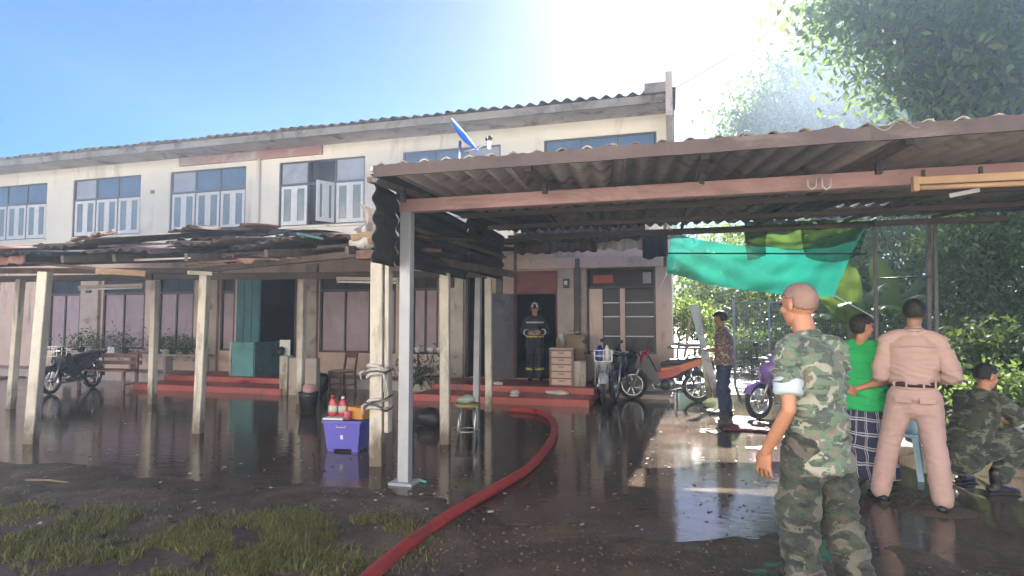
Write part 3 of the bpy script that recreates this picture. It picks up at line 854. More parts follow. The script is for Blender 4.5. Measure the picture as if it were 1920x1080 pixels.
def eave_debris():
    r = random.Random(41)
    def edge(x):      # y of the veranda's front edge
        return 5.45 + (x + 8) * 0.06 if x < -6.4 else 6.1 + (x + 6.4) * -0.1
    for k in range(22):
        x = r.uniform(-13.5, -3.2); y = edge(x) + r.uniform(-.25, .35); z = 2.30 + r.uniform(-.06, .12)
        L = r.uniform(.35, 1.5); a = r.uniform(-.35, .35); t = r.uniform(-.10, .10)
        d = V((math.cos(a), math.sin(a) * .7, t)) * L
        b = B(); b.bar((x, y, z), V((x, y, z)) + d, r.uniform(.02, .05), r.uniform(.010, .022), V((0, r.uniform(-.6, .6), 1)), r.uniform(.4, 1))
        vv(b).obj('charred_batten', r.choice([m_charred, m_rust, m_timber, m_soot, m_charred]) if k % 9 else m_greysheet, ver)
    for k in range(16):
        x = r.uniform(-13.0, -3.6); y = edge(x) - .05; b = B()
        corr_sheet(b, (x, y, 2.34 + r.uniform(-.03, .05)), (1, r.uniform(-.15, .15), r.uniform(-.08, .08)), (r.uniform(-.2, .2), r.uniform(-.5, .3), -1), r.uniform(.4, .9), r.uniform(.10, .26), pitch=.165, amp=.02, seg=5, nl=3, ragged=.16, seed=300 + k)
        vv(b).obj('torn_sheet_edge', r.choice([m_charred, m_rust, m_soot]), ver, smooth=True, solid=.008)
eave_debris()
# light pale board under the eave, left
b = B(); pA, pB = W(180, 507, 7.6), W(273, 513, 7.7); b.bar(pA, pB, 0.075, 0.02, ZU); vv(b).obj('pale_eave_board', m_wood, ver)
b = B(); b.bar(W(352, 511, 8.0), W(398, 513, 8.0), 0.05, 0.02, ZU); vv(b).obj('pale_eave_board', m_conc, ver)
# fluorescent lamps under the roof
def tube_lamp(name, p, q, label):
    p, q = V(p), V(q); c = (p + q) / 2
    t = empty(name, c); tag(t, label, 'lamp', 'fluorescent lamps')
    b = B(); b.bar(p - c, q - c, 0.05, 0.04, ZU); b.obj('housing', m_conc2, t)
    d = (q - p).normalized()
    b = B(); b.tube([p - c + V((0, 0, -0.05)) + d * 0.03, q - c + V((0, 0, -0.05)) - d * 0.03], 0.016, 8); b.obj('glass_tube', m_white, t, smooth=True)
    for e, s_ in ((p - c, 1), (q - c, -1)):
        b = B(); b.box(e + d * 0.02 * s_ + V((0, 0, -0.04)), (0.03, 0.03, 0.06)); b.obj('socket', m_conc2, t)
tube_lamp('tube_lamp', W(632, 522, 9.0), W(748, 524, 8.6), 'unlit white fluorescent lamp under the veranda roof near the wrapped post')
tube_lamp('tube_lamp', W(148, 538, 10.6), W(268, 534, 10.6), 'unlit fluorescent lamp high above the left porch by the meter box')
# fallen debris heap on the roof corner by the wrapped post
def lump(name, c, rr, mat, label, cat, seed, group=None):
    b = B(); b.ell((0, 0, 0), rr, None, 16, 10)
    b.v = [tuple(V(q) * (1 + 0.28 * noise.noise(V(q) * 9 + V((seed, 0, 0))) + 0.12 * noise.noise(V(q) * 25 + V((seed, 3, 0))))) for q in b.v]
    o = b.obj(name, mat, loc=c, smooth=True)
    return tag(o, label, cat, group)
m_rag = M('pale_rag', (0.62, 0.60, 0.56), (0.45, 0.43, 0.40), 5, 0.9, 0.5, 20)
lump('rag_bundle', W(682, 453, 6.5), (0.16, 0.13, 0.10), m_rag, 'pale grey rag bundle on the burnt roof corner above the wrapped post', 'rag', 2)
lump('plaster_chunk', W(683, 431, 6.6), (0.035, 0.03, 0.05), m_rag, 'tiny white plaster chunk beneath the curled sheet on the roof corner', 'rubble', 5)
for k, (pa, pb, w_, mt, lb) in enumerate([((658, 446), (733, 432), 0.07, m_wood, 'long pale broken plank lying over the rag bundle on the roof corner'),
                                      ((690, 452), (722, 447), 0.06, m_wood, 'short broken plank tucked under the longer pale plank'),
                                      ((722, 468), (752, 474), 0.09, m_rust, 'rust brown board end next to the steel carport post'),
                                      ((556, 438), (606, 448), 0.03, m_teal, 'thin greenish lath poking up from the burnt roof')]):
    b = B(); p, q = W(*pa, 6.35), W(*pb, 6.45); c = (p + q) / 2
    b.bar(p - c, q - c, w_, 0.03, ZU, 0.8); tag(b.obj('broken_plank', mt, loc=c, bevel=0.004), lb, 'plank', 'planks on the burnt roof')
# the curled sheet
cs = B(); o = W(655, 440, 6.5)
ex = (W(752, 455, 6.5) - o); 
def curl(u, v):
    p = o + ex * u
    a = 0.25 + 2.1 * v
    return p - o + V((0, 0.32 * math.sin(a) + 0.02 * math.sin(u * 40), 0.06 + 0.26 * (1 - math.cos(a)) * 0.75 - 0.10 * u)) + V((0.05 * noise.noise(V((u * 3, v * 6, 1))), 0, 0.05 * noise.noise(V((u * 5, v * 3, 4)))))
cs.grid(curl, 40, 12)
tag(cs.obj('curled_roof_sheet', m_greysheet, loc=o, smooth=True, solid=0.008), 'grey curled roof sheet torn loose over the roof corner', 'roof sheet')

# ================================================================== CARPORT
cp = empty('carport', (0, 5.14, 0))
tag(cp, 'open carport with steel posts, primer red beam and corrugated roof', 'carport')
def cv(b):
    b.v = [(x, y - 5.14, z) for x, y, z in b.v]; return b
def croof(y): return 2.735 + (y - 4.05) * 0.0735
XLa, XLb = -2.20, -3.00         # left verge at front and back
def xleft(y): return XLa + (XLb - XLa) * (y - 4.05) / 6.45
def xclad(y): return -2.43 - 0.24 * (y - 4.35) / 0.9 if y < 5.25 else -2.67 - 0.45 * (y - 5.25) / 5.25
gs = G(759, 906)
def cbar(name, p, q, w, h, mat, ref=ZU, bevel=0.006):
    b = B(); b.bar(p, q, w, h, ref); return cv(b).obj(name, mat, cp, bevel=bevel)
cbar('post', (gs.x, gs.y, -0.1), (gs.x, gs.y, 2.61), 0.112, 0.095, m_steel, V((1, 0, 0)))
b = B(); b.box((gs.x, gs.y, 0.012), (0.24, 0.22, 0.024)); cv(b).obj('base_plate', m_steel, cp)
m_darksteel = M('dark_weathered_steel', (0.17, 0.155, 0.155), (0.10, 0.09, 0.09), 4, .6, .2, stain=(.3, .27, .25), stain_at=(.6, .75))
g2 = G(893, 764)
cbar('post', (g2.x, g2.y, -0.1), (g2.x + 0.05, g2.y, croof(g2.y) - 0.08), 0.11, 0.10, m_steel, V((1, 0, 0)))
for px, py, w_ in ((1646, 790, 0.05), (1742, 788, 0.06), (1759, 790, 0.05)):
    g = G(px, py); t = PY({1646: 1639, 1742: 1741, 1759: 1752}[px], 395, g.y)
    cbar('post', (g.x, g.y, -0.1), (t.x, g.y, croof(g.y) - 0.06), w_, w_, m_darksteel, V((1, 0, 0)))
cbar('front_beam', (gs.x - 0.065, gs.y, 2.672), (5.3, gs.y, 2.672), 0.125, 0.10, m_pinkbeam)
XR = 4.75
m_fascia = M('plum_dark_board', (0.115, 0.085, 0.085), (0.06, 0.046, 0.048), 1.6, 0.8, 0.3, 25, stain=(0.19, 0.15, 0.14), stain_at=(.58, .72), sscale=1.2, sstretch=(.5, 1, 2.5))
def fascia(x0, x1, y, seed):
    b = B(); b.grid(lambda u, v: V((x0 + (x1 - x0) * u, y, (2.648 + .004 * noise.noise(V((u * 9, 3, seed)))) if v < .5 else 2.738 + .016 * noise.noise(V((u * 22, 0, seed))) + .008 * noise.noise(V((u * 90, 0, seed))))), 160, 1)
    cv(b).obj('fascia_board', m_fascia, cp, solid=.02)
fascia(xleft(4.0) - 0.02, 1.15, 3.975, 1)
fascia(1.153, 5.3, 3.985, 2)
for y in (6.6, 8.3):
    cbar('purlin', (xleft(y) + 0.03, y, croof(y) - 0.11), (XR, y, croof(y) - 0.11), 0.06, 0.045, m_timber)
cbar('rear_beam', (xleft(10.35), 10.35, croof(10.35) - 0.125), (XR, 10.35, croof(10.35) - 0.125), 0.09, 0.06, m_timber)
for x in (-2.35, -1.05, 0.2, 1.42, 2.7, 3.9):
    b = B(); b.bar((x, 4.16, croof(4.16) - 0.06), (x - 0.10, 10.33, croof(10.33) - 0.06), 0.045, 0.05, ZU); cv(b).obj('rafter', m_timber, cp)
    b = B(); b.box((x, 4.75, 2.68), (0.04, 0.05, 0.13)); cv(b).obj('stub_post', m_black, cp)
r = random.Random(9)
x = XLa
i = 0
while x < 5.2:
    w = 0.86
    for j, (ya, yb) in enumerate(((4.0, 7.3), (7.1, 10.55)) if i != 5 else ((4.0, 7.3), (7.1, 8.55), (8.85, 10.55))):
        dx = (xleft((ya + 4.05) / 2 + 2) - XLa) if x < 0.3 else (xleft(ya) - XLa) * max(0.0, 1 - (x - XLa) / 3.2)
        mt = r.choice([m_greysheet, m_greysheet, m_asb, m_greysheet]) if j == 0 else r.choice([m_asb, m_charred, m_asb, m_soot])  # front row mostly paler: its lit underside is put into the sheet colour
        if x < -1.4 and j == 1: mt = m_soot
        ys = ya - (0.05 * r.random() if j == 0 else 0)
        xo = xleft(ya) + (x - XLa) * (5.2 - xleft(ya)) / (5.2 - XLa)
        xo2 = xleft(yb) + (x - XLa) * (5.2 - xleft(yb)) / (5.2 - XLa)
        b = B()
        corr_sheet(b, (xo, ys, croof(ys) + 0.012 * j + 0.004 * (i % 2)), (1, 0, 0), (xo2 - xo, yb - ys, (yb - ys) * 0.0735), w + 0.17 if x + w < 5.2 else w, (yb - ys) * 1.004, pitch=0.177, amp=0.028, seg=8, nl=4, ragged=0.05, ragged0=0.0 if j == 0 else .06, seed=i * 2 + j)
        cv(b).obj('roof_sheet', mt, cp, smooth=True, solid=0.008)
    x += w; i += 1
# cladding hung along the left verge, corrugations running front to back
ya = 4.35
for k, (y0, y1, zlo, mt) in enumerate(((4.35, 5.27, 2.04, m_soot), (5.25, 8.0, 2.10, m_soot), (7.9, 10.5, 2.26, m_soot))):
    p = V((xclad(y0), y0, zlo)); q = V((xclad(y1), y1, zlo + 0.04))
    b = B(); h = croof((y0 + y1) / 2) - 0.03 - zlo
    corr_sheet(b, p, (0, 0, 1), (q - p), h, (q - p).length, pitch=0.165, amp=0.016 if k == 0 else .022, seg=8, nl=8, fn=lambda a, c: V((0.01 * math.sin(c * 5 + a * 3), 0, 0)), ragged=0.05, ragged0=0.05, seed=50 + k)
    cv(b).obj('side_sheet', mt, cp, smooth=True, solid=0.008)
cbar('side_rail', (xclad(5.4) + 0.06, 5.4, 2.50), (xclad(10.4) + 0.06, 10.4, 2.72), 0.05, 0.04, m_timber)
b = B(); b.add([(xleft(4.4) + .12, 4.4, croof(4.4) + .034), (xclad(4.4) - .04, 4.4, croof(4.4) + .03), (xclad(5.3) - .05, 5.3, croof(5.3) + .03), (xclad(10.5) - .1, 10.5, croof(10.5) + .03), (xleft(10.5) + .2, 10.5, croof(10.5) + .034), (xleft(5.3) + .2, 5.3, croof(5.3) + .034)], [(0, 1, 2, 5), (5, 2, 3, 4)]); cv(b).obj('verge_light_block', m_soot, cp, solid=.006)  # added strip, blocks sun through the gap between roof edge and cladding
b = B(); b.bar(W(697, 316, 4.75), W(718, 325, 4.9), 0.04, 0.02, ZU); cv(b).obj('verge_batten', m_conc, cp)
# loose sheets hanging at the back of the carport before the doorway
for k, (a, c, yt, yb_, y_, mt) in enumerate(((965, 1120, 436, 482, 11.3, m_charred), (1085, 1232, 440, 476, 11.38, m_greysheet), (975, 1210, 428, 462, 11.2, m_soot), (1205, 1252, 430, 490, 11.25, m_soot))):
    p = PY(a, yb_, y_); q = PY(c, yb_, y_); t = PY(a, yt, y_ + 0.15)
    b = B(); corr_sheet(b, p, (1, 0, 0), (0, 0.22, 1), q.x - p.x, (t.z - p.z), pitch=0.177, amp=0.025, seg=7, nl=4, ragged0=0.13, ragged=0.03, seed=80 + k)
    cv(b).obj('hanging_sheet', mt, cp, smooth=True, solid=0.008)
cbar('hanging_rail', PY(958, 448, 11.42), PY(1256, 434, 11.42), 0.05, 0.04, m_timber)
for px in (966, 1214, 1247):
    cbar('hanger_post', PY(px, 500, 11.45) if px > 1000 else PY(px, 524, 11.45), PY(px, 420, 11.45), 0.06, 0.05, m_conc if px == 1214 else m_timber, V((1, 0, 0)))

# ================================================================== ADDED UNSEEN YARD AND HOUSE BEHIND THE CAMERA, BOUNCING SUNLIGHT
m_pave = M('pale_bounce_concrete', (0.62, 0.57, 0.50), (0.54, 0.50, 0.44), 0.6, 0.85, 0.2, 30)
b = B(); b.span((-40, -9.4, -0.15), (30, 0.4, 0.12)); tag(b.obj('bounce_pavement', m_pave), 'pale concrete yard added unseen behind the camera to bounce sunlight', kind='structure')
oh = empty('bounce_house', (-4, -9.5, 0)); tag(oh, 'pale three storey house added unseen behind the camera to bounce sunlight', 'house')
m_ohw = M('white_bounce_wall', (0.84, 0.80, 0.72), (0.78, 0.74, 0.66), 0.8, 0.85, 0.1)
ob = B(); wall_strip(ob, -24, 22, 0, 9.6, [(-20 + 4 * i, -18.6 + 4 * i, 3.9, 5.4) for i in range(10)], -0.2, 0.2)
ob.obj('wall', m_ohw, oh)
for i in range(10):
    ob = B(); ob.span((-20 + 4 * i, -0.15, 3.9), (-18.6 + 4 * i, -0.1, 5.4)); w_ = ob.obj('window', m_pane, oh)
    ob = B(); ob.span((-20.1 + 4 * i, 0.003, 3.82), (-18.5 + 4 * i, 0.06, 3.9)); ob.obj('sill', m_ohw, w_)
ob = B(); ob.prism([(0.8, 9.5), (-4, 11.4), (-8.8, 9.5)], (-1, 0, 0), (0, 1, 0), (0, 0, 1), (1, 0, 0), 48); ob.obj('roof', m_asb, oh)
ob = B(); ob.span((-24, -8, 0), (22, -0.21, 9.49)); ob.obj('rear_block', m_ohw, oh)

# ================================================================== VEGETATION
m_bark = M('bark', (0.13, 0.10, 0.08), (0.06, 0.05, 0.04), 4, 0.9, 0.6, 20, stretch=(2, 2, 0.4))
lf_dark = leafmat('leaf_deep_green', (0.03, 0.058, 0.028), (0.075, 0.125, 0.055), 0.42)
lf_mid = leafmat('leaf_mid_green', (0.07, 0.115, 0.055), (0.17, 0.25, 0.11), 0.55)
lf_lite = leafmat('leaf_fresh_green', (0.10, 0.15, 0.03), (0.21, 0.28, 0.06), 0.55)
def leaf_mesh(name, clumps, n, size, seed, droop=0.4, aspect=0.42):
    """clumps: (centre, radii) ellipsoids; leaves gather on twig clusters near the outer part of each"""
    rg = np.random.default_rng(seed)
    vol = np.array([c[1][0] * c[1][1] * c[1][2] for c in clumps]) ** 0.67
    vol = vol / vol.sum()
    per = 26
    nt_ = max(1, n // per)
    ci = rg.choice(len(clumps), nt_, p=vol)
    C = np.array([tuple(clumps[i][0]) for i in ci]); RR = np.array([clumps[i][1] for i in ci])
    d = rg.normal(size=(nt_, 3)); d /= np.linalg.norm(d, axis=1)[:, None]
    rad = 0.45 + 0.60 * rg.random(nt_) ** 0.6
    tw = C + RR * d * rad[:, None] + rg.normal(size=(nt_, 3)) * 0.10 * RR.mean()
    P = np.repeat(tw, per, axis=0) + rg.normal(size=(nt_ * per, 3)) * size * 1.9 * np.array([1, 1, .75])
    N = len(P)
    ax = rg.normal(size=(N, 3)); ax[:, 2] -= droop * 1.6; ax /= np.linalg.norm(ax, axis=1)[:, None]
    up = rg.normal(size=(N, 3)) + np.array([0, 0, 0.9])
    sd_ = np.cross(ax, up); sd_ /= np.linalg.norm(sd_, axis=1)[:, None] + 1e-9
    L = size * (0.6 + 0.8 * rg.random(N))[:, None]
    nn = np.cross(sd_, ax)
    v0 = P; v1 = P + ax * L * 0.5 + sd_ * L * aspect * 0.5 + nn * L * 0.06; v2 = P + ax * L - nn * L * 0.08; v3 = P + ax * L * 0.5 - sd_ * L * aspect * 0.5 + nn * L * 0.06
    verts = np.stack([v0, v1, v2, v3], axis=1).reshape(-1, 3)
    me = bpy.data.meshes.new(name)
    me.vertices.add(N * 4); me.loops.add(N * 4); me.polygons.add(N)
    me.vertices.foreach_set('co', verts.astype(np.float32).ravel())
    me.loops.foreach_set('vertex_index', np.arange(N * 4, dtype=np.int32))
    me.polygons.foreach_set('loop_start', np.arange(0, N * 4, 4, dtype=np.int32))
    me.polygons.foreach_set('loop_total', np.full(N, 4, dtype=np.int32))
    me.update(calc_edges=True)
    return me
def tree(name, base, label, clumps, n, size, mat, seed, trunk_r=0.2, group=None, cat='tree', droop=0.4):
    base = V(base)
    t = empty(name, base); tag(t, label, cat, group)
    rr = random.Random(seed)
    tb = B()
    cl = [(V(c) - base, r_) for c, r_ in clumps]
    top = sum((c for c, _ in cl), V()) / len(cl)
    fork = V((top.x * 0.35, top.y * 0.35, max(0.4, top.z * 0.45)))
    tb.tube([(0, 0, -0.2), (fork.x * 0.3 + rr.uniform(-.1, .1), fork.y * 0.3, fork.z * 0.5), fork], [trunk_r * 1.25, trunk_r, trunk_r * 0.8], 10)
    tb.obj('trunk', m_bark, t, smooth=True)
    for c, r_ in cl:
        b = B()
        mid = fork.lerp(c, 0.55) + V((rr.uniform(-.3, .3), rr.uniform(-.3, .3), rr.uniform(0, .4)))
        b.tube([fork, mid, c], [trunk_r * 0.55, trunk_r * 0.32, trunk_r * 0.1], 7)
        for k in range(3):
            e = c + V((rr.uniform(-1, 1) * r_[0], rr.uniform(-1, 1) * r_[1], rr.uniform(-.6, .9) * r_[2])) * 0.8
            b.tube([mid.lerp(c, 0.4 + 0.2 * k), (mid.lerp(c, 0.6) + e) / 2 + V((0, 0, .1)), e], [trunk_r * 0.22, trunk_r * 0.14, trunk_r * 0.05], 5)
        b.obj('limb', m_bark, t, smooth=True)
    me = leaf_mesh(name + '_crown', cl, n, size, seed, droop)
    link('crown', me, mat, t)
    return t
def cl_px(lst):     # (px, py, depth, radius metres (x, z))
    return [(W(px, py, d), (r_, r_ * 0.9, rz)) for px, py, d, r_, rz in lst]
def at_ground(px, d):
    p = W(px, 600, d); return (p.x, p.y, ground_h(p.x, p.y))
tree('large_tree', at_ground(1830, 15), 'large dark green tree rising over the carport roof at the right', cl_px([
    (1640, 40, 15, 1.5, 1.1), (1730, 90, 14.5, 1.5, 1.1), (1820, 30, 15, 1.9, 1.4), (1900, 110, 14.5, 1.8, 1.4), (1700, -20, 15.5, 1.8, 1.2), (1770, 165, 14, 1.1, 0.9), (1860, 190, 14, 1.3, 1.0),
    (1960, 20, 15, 2.0, 1.6), (1590, -10, 15.5, 1.0, 0.8), (1980, 180, 14, 1.5, 1.3), (1800, -100, 15.5, 2.2, 1.3), (1700, 130, 14.5, 0.8, 0.6)]), 17000, 0.27, lf_mid, 1, 0.26, 'trees beyond the carport')
tree('hazy_tree', at_ground(1560, 30), 'broad hazy blue green tree behind the carport roof left of the large tree', cl_px([
    (1440, 210, 30, 1.7, 1.5), (1520, 160, 31, 2.3, 1.9), (1610, 130, 31, 2.6, 2.2), (1690, 170, 31, 2.6, 2.4), (1590, 220, 30, 2.6, 1.9), (1500, 240, 29, 2.2, 1.5), (1410, 245, 29, 1.1, 0.9), (1560, 105, 31, 1.2, 1.0), (1700, 260, 29, 2.6, 2.0), (1620, 300, 29, 3.0, 2.0), (1480, 300, 29, 2.4, 1.6)]),
    26000, 0.34, lf_dark, 2, 0.35, 'trees beyond the carport')
tree('leafy_tree', at_ground(1880, 12.5), 'bushy tree filling the gap under the carport roof at the far right edge', cl_px([
    (1850, 430, 12.5, 1.0, 0.9), (1910, 520, 12, 1.1, 1.0), (1800, 500, 13, 1.0, 0.9), (1880, 610, 12, 1.1, 0.8), (1960, 430, 12, 1.2, 1.1), (1790, 600, 13, 0.9, 0.8), (1970, 600, 11.5, 1.2, 1.1)]), 22000, 0.12, lf_mid, 3, 0.13, 'trees beyond the carport')
tree('leafy_tree', at_ground(1700, 17), 'paler tree seen between the steel posts behind the banana plants', cl_px([
    (1680, 430, 17, 1.5, 1.3), (1740, 540, 16.5, 1.5, 1.2), (1640, 560, 17.5, 1.6, 1.3), (1770, 430, 17, 1.3, 1.2), (1560, 500, 19, 1.8, 1.4), (1690, 640, 16, 1.6, 1.0)]), 15000, 0.17, lf_lite, 4, 0.16, 'trees beyond the carport')
tree('leafy_tree', at_ground(1400, 24), 'yellow green tree behind the wire fence under the green net', cl_px([
    (1330, 590, 24, 1.6, 1.4), (1400, 560, 24, 1.8, 1.5), (1470, 600, 23, 1.9, 1.5), (1540, 580, 24, 2.0, 1.6), (1300, 520, 25, 1.5, 1.3), (1420, 640, 22, 1.8, 1.1), (1520, 500, 25, 1.8, 1.4), (1380, 480, 26, 1.6, 1.2)]), 16000, 0.20, lf_lite, 5, 0.2, 'trees beyond the carport')
tree('distant_tree', at_ground(1330, 42), 'distant hazy tree low beside the right end of the house', cl_px([
    (1300, 480, 42, 3.0, 3.0), (1340, 560, 40, 3.0, 2.5), (1420, 500, 44, 4.0, 3.5), (1500, 420, 45, 4.5, 4.0), (1600, 430, 45, 5.0, 4.5), (1750, 420, 45, 6.0, 5.0), (1900, 400, 45, 6.0, 6.0)]), 14000, 0.5, lf_dark, 6, 0.4, 'trees beyond the carport')
# shrubs at the right
def shrub(px, d, zc, rx, rz, n, size, mat, seed, label):
    base = at_ground(px, d)
    c = [(V(base) + V((random.Random(seed + k).uniform(-1, 1) * rx, random.Random(seed + k + 50).uniform(-1, 1) * rx * 0.6, zc + random.Random(seed + k + 90).uniform(-.5, .5) * rz)), (rx * 0.6, rx * 0.6, rz * 0.6)) for k in range(5)]
    return tree('shrub', base, label, c, n, size, mat, seed, 0.04, 'shrubs at the yard edge', 'shrub', 0.3)
shrub(1880, 9.3, 0.75, 0.75, 0.6, 6500, 0.11, lf_dark, 21, 'dark shrub behind the crouching man at the right edge')
shrub(1800, 10.5, 0.8, 0.75, 0.7, 5500, 0.10, lf_dark, 31, 'dark green shrub right of the steel carport posts')
shrub(1930, 7.3, 0.55, 0.5, 0.5, 3000, 0.10, lf_mid, 41, 'bright shrub at the right edge beyond the crouching man\'s hands')
shrub(1560, 13.5, 0.7, 0.8, 0.6, 4500, 0.11, lf_mid, 51, 'low shrub behind the camouflage soldier under the green net')
shrub(1660, 12.8, 0.8, 0.8, 0.6, 4500, 0.11, lf_mid, 61, 'low shrub between the banana plants and the khaki man')
shrub(1305, 15.5, 1.7, 0.6, 0.5, 2500, 0.12, lf_lite, 71, 'yellow green shrub beside the right corner of the house')
shrub(1410, 17, 0.7, 1.0, 0.6, 4500, 0.12, lf_mid, 81, 'low shrub behind the wire fence')
# banana plants
m_banana = leafmat('banana_leaf', (0.10, 0.19, 0.03), (0.15, 0.25, 0.05), 0.55, 0.4)
def banana(base, label, leaves, seed, h=2.0):
    r = random.Random(seed); base = V(base)
    t = empty('banana_plant', base); tag(t, label, 'plant', 'banana plants')
    b = B(); b.tube([(0, 0, -.1), (0.03, 0, h * 0.5), (0.02, 0.02, h)], [0.11, 0.09, 0.06], 10); b.obj('pseudostem', M('banana_stem', (0.16, 0.17, 0.07), (0.10, 0.09, 0.05), 3, 0.6, 0.2, stretch=(3, 3, .4)), t, smooth=True)
    for az, el, L, wd, bend in leaves:
        d = V((math.cos(az) * math.cos(el), math.sin(az) * math.cos(el), math.sin(el)))
        sdv = V((-math.sin(az), math.cos(az), 0))
        b = B()
        ph = r.uniform(0, 6)
        def fn(u, v, d=d, sdv=sdv, L=L, wd=wd, bend=bend, ph=ph):
            s = L * v
            c = V((0.02, 0.02, h - 0.1)) + d * s + V((0, 0, -bend * v * v * L))
            prof = wd * 0.5 * (max(0.0, min(1.0, (v - 0.10) / 0.16)) ** 0.6) * (math.sqrt(max(0.0, 1 - max(0.0, (v - 0.45) / 0.55) ** 2.2)) + 0.01) + 0.012
            q = 2 * u - 1
            return c + sdv * (prof * q) + V((0, 0, -0.16 * wd * abs(q) ** 1.3 + 0.018 * math.sin(v * 46 + ph) * abs(q)))
        b.grid(fn, 8, 26)
        b.obj('leaf', m_banana, t, smooth=True)
    return t
g = at_ground(1590, 12.2)
banana(g, 'banana plant with upright yellow green leaves right of the green net', [(R(75), R(72), 1.7, .5, .15), (R(20), R(58), 1.8, .5, .35), (R(200), R(60), 1.6, .5, .4), (R(-40), R(45), 1.5, .45, .5), (R(150), R(35), 1.6, .5, .6), (R(-100), R(50), 1.5, .5, .5)], 5, 1.6)
g = at_ground(1675, 12.8)
banana(g, 'banana plant with broad leaves between the carport posts', [(R(100), R(70), 1.9, .55, .15), (R(170), R(55), 1.8, .5, .35), (R(10), R(62), 1.8, .5, .3), (R(-70), R(50), 1.6, .5, .5), (R(60), R(40), 1.5, .5, .5)], 6, 1.7)
g = at_ground(1545, 14.5)
banana(g, 'banana plant half hidden behind the green net', [(R(80), R(65), 1.8, .5, .2), (R(10), R(45), 1.7, .5, .5), (R(190), R(45), 1.8, .5, .5), (R(-90), R(40), 1.5, .5, .5), (R(130), R(60), 1.7, .5, .3)], 7, 1.5)

# ================================================================== NETS
m_net = cloth_translucent('teal_shade_net', (0.014, 0.25, 0.19), 0.45, 0.08)
m_net2 = cloth_translucent('dark_green_net', (0.035, 0.10, 0.06), 0.5, 0.25)
m_net3 = cloth_translucent('lime_sheet', (0.09, 0.16, 0.04), 0.55, 0.05)
def sheet4(name, pts, mat, label, sag, cat='net', group='shade nets', wr=0.05, seed=1, nu=36, nv=20):
    # pts: top-left, top-right, bottom-right, bottom-left in world; sag of top and bottom edges
    tl, tr, br, bl = [V(p) for p in pts]; o = tl.copy()
    def fn(u, v):
        a = tl.lerp(tr, u); c = bl.lerp(br, u)
        a = a + V((0, 0, -sag[0] * 4 * u * (1 - u))); c = c + V((0, 0, -sag[1] * 4 * u * (1 - u)))
        p = a.lerp(c, v) + V((0, 0.10 * math.sin(math.pi * v) + wr * noise.noise(V((u * 5, v * 3, seed))) * 2 + wr * 0.6 * math.sin(u * 26 + v * 5 + seed), wr * 0.5 * noise.noise(V((u * 6, v * 4, seed + 9)))))
        return p - o
    b = B(); b.grid(fn, nu, nv)
    return tag(b.obj(name, mat, loc=o, smooth=True), label, cat, group)
D = 9.9
big_net = sheet4('shade_net', [W(1258, 432, D), W(1625, 418, D - .6), W(1565, 556, D - .5), W(1250, 512, D - .2)], m_net, 'large teal green shade net slung under the back of the carport', (0.32, 0.10), seed=3)
sheet4('shade_net', [W(1500, 418, D - .75), W(1638, 412, D - .9), W(1612, 478, D - .85), W(1512, 482, D - .75)], m_net2, 'dark green net piece hanging over the right corner of the teal net', (0.02, 0.10), seed=4, nu=20, nv=12)
sheet4('shade_net', [W(1397, 424, D - .75), W(1440, 424, D - .75), W(1436, 478, D - .75), W(1402, 488, D - .75)], m_net2, 'narrow dark green net strip hanging before the middle of the teal net', (0.0, 0.02), seed=5, nu=10, nv=12)
sheet4('plastic_sheet', [W(1396, 414, D - .45), W(1622, 412, D - .6), W(1605, 452, D - .55), W(1398, 456, D - .5)], m_net3, 'lime green plastic sheet hanging behind the dark net pieces', (0.0, 0.12), 'sheet', None, seed=6)
def pole(name, p, q, r_, mat, label, cat):
    p, q = V(p), V(q); c = p
    b = B(); b.tube([p - c, (p + q) / 2 - c, q - c], r_, 8)
    return tag(b.obj(name, mat, loc=c, smooth=True), label, cat)
pole('tie_pole', W(1252, 437, D - .8), W(1640, 421, D - 1.0), 0.035, m_timber, 'dark pole tied across the carport above the teal net', 'pole')
pole('clothes_line', W(1250, 475, D - .82), W(1625, 476, D - .98), 0.012, m_black, 'black line strung across the front of the teal net', 'line')
pole('clothes_line', W(1650, 522, 9.2), W(1743, 519, 9.1), 0.012, m_black, 'short black line between the two steel posts at the right', 'line')
for k, (pa, pb, lb) in enumerate((((1251, 512), (1236, 545), 'white cord tying the lower left corner of the teal net to the house corner'), ((1258, 432), (1246, 415), 'white cord tying the upper left corner of the teal net'), ((1566, 555), (1648, 600), 'white cord pulling the lower right corner of the teal net to the thin steel post'), ((1625, 419), (1643, 408), 'white cord tying the upper right corner of the teal net'))):
    b = B(); b.tube([W(*pa, 9.6) - big_net.location, W(*pb, 9.5) - big_net.location], 0.008, 6); b.obj('tie_cord', m_white, big_net, smooth=True)
pole('power_line', W(1230, 187, 40), W(1545, 2, 34), 0.03, m_black, 'thin overhead power line crossing the white sky', 'line')

# wire fence behind the yard
fence = empty('wire_fence', W(1420, 760, 14)); fence.location.z = 0; tag(fence, 'pale wire mesh fence with thin posts behind the yard', 'fence')
fo = fence.location
m_fence = M('galvanised_wire', (0.42, 0.45, 0.48), (0.33, 0.35, 0.38), 5, 0.5, 0.0)
fp = []
for px in (1376, 1442, 1508, 1575, 1640):
    p = W(px, 600, 14.0); fp.append(V((p.x, p.y, 0)))
    b = B(); b.tube([p - fo + V((0, 0, -p.z - 0.1)), V((p.x, p.y, 2.05)) - fo], 0.028, 8); b.obj('fence_post', m_fence, fence, smooth=True)
for z in (0.35, 1.05, 1.98):
    b = B(); b.tube([fp[0] - fo + V((0, 0, z + .02)), fp[-1] - fo + V((0, 0, z - .03))], 0.016, 6); b.obj('rail', m_fence, fence, smooth=True)
mb = B()
for k in range(60):
    p = fp[0].lerp(fp[-1], (k + .5) / 60) - fo
    mb.bar(p + V((0, 0, 0.05)), p + V((0, 0, 2.0)), 0.005, 0.005)
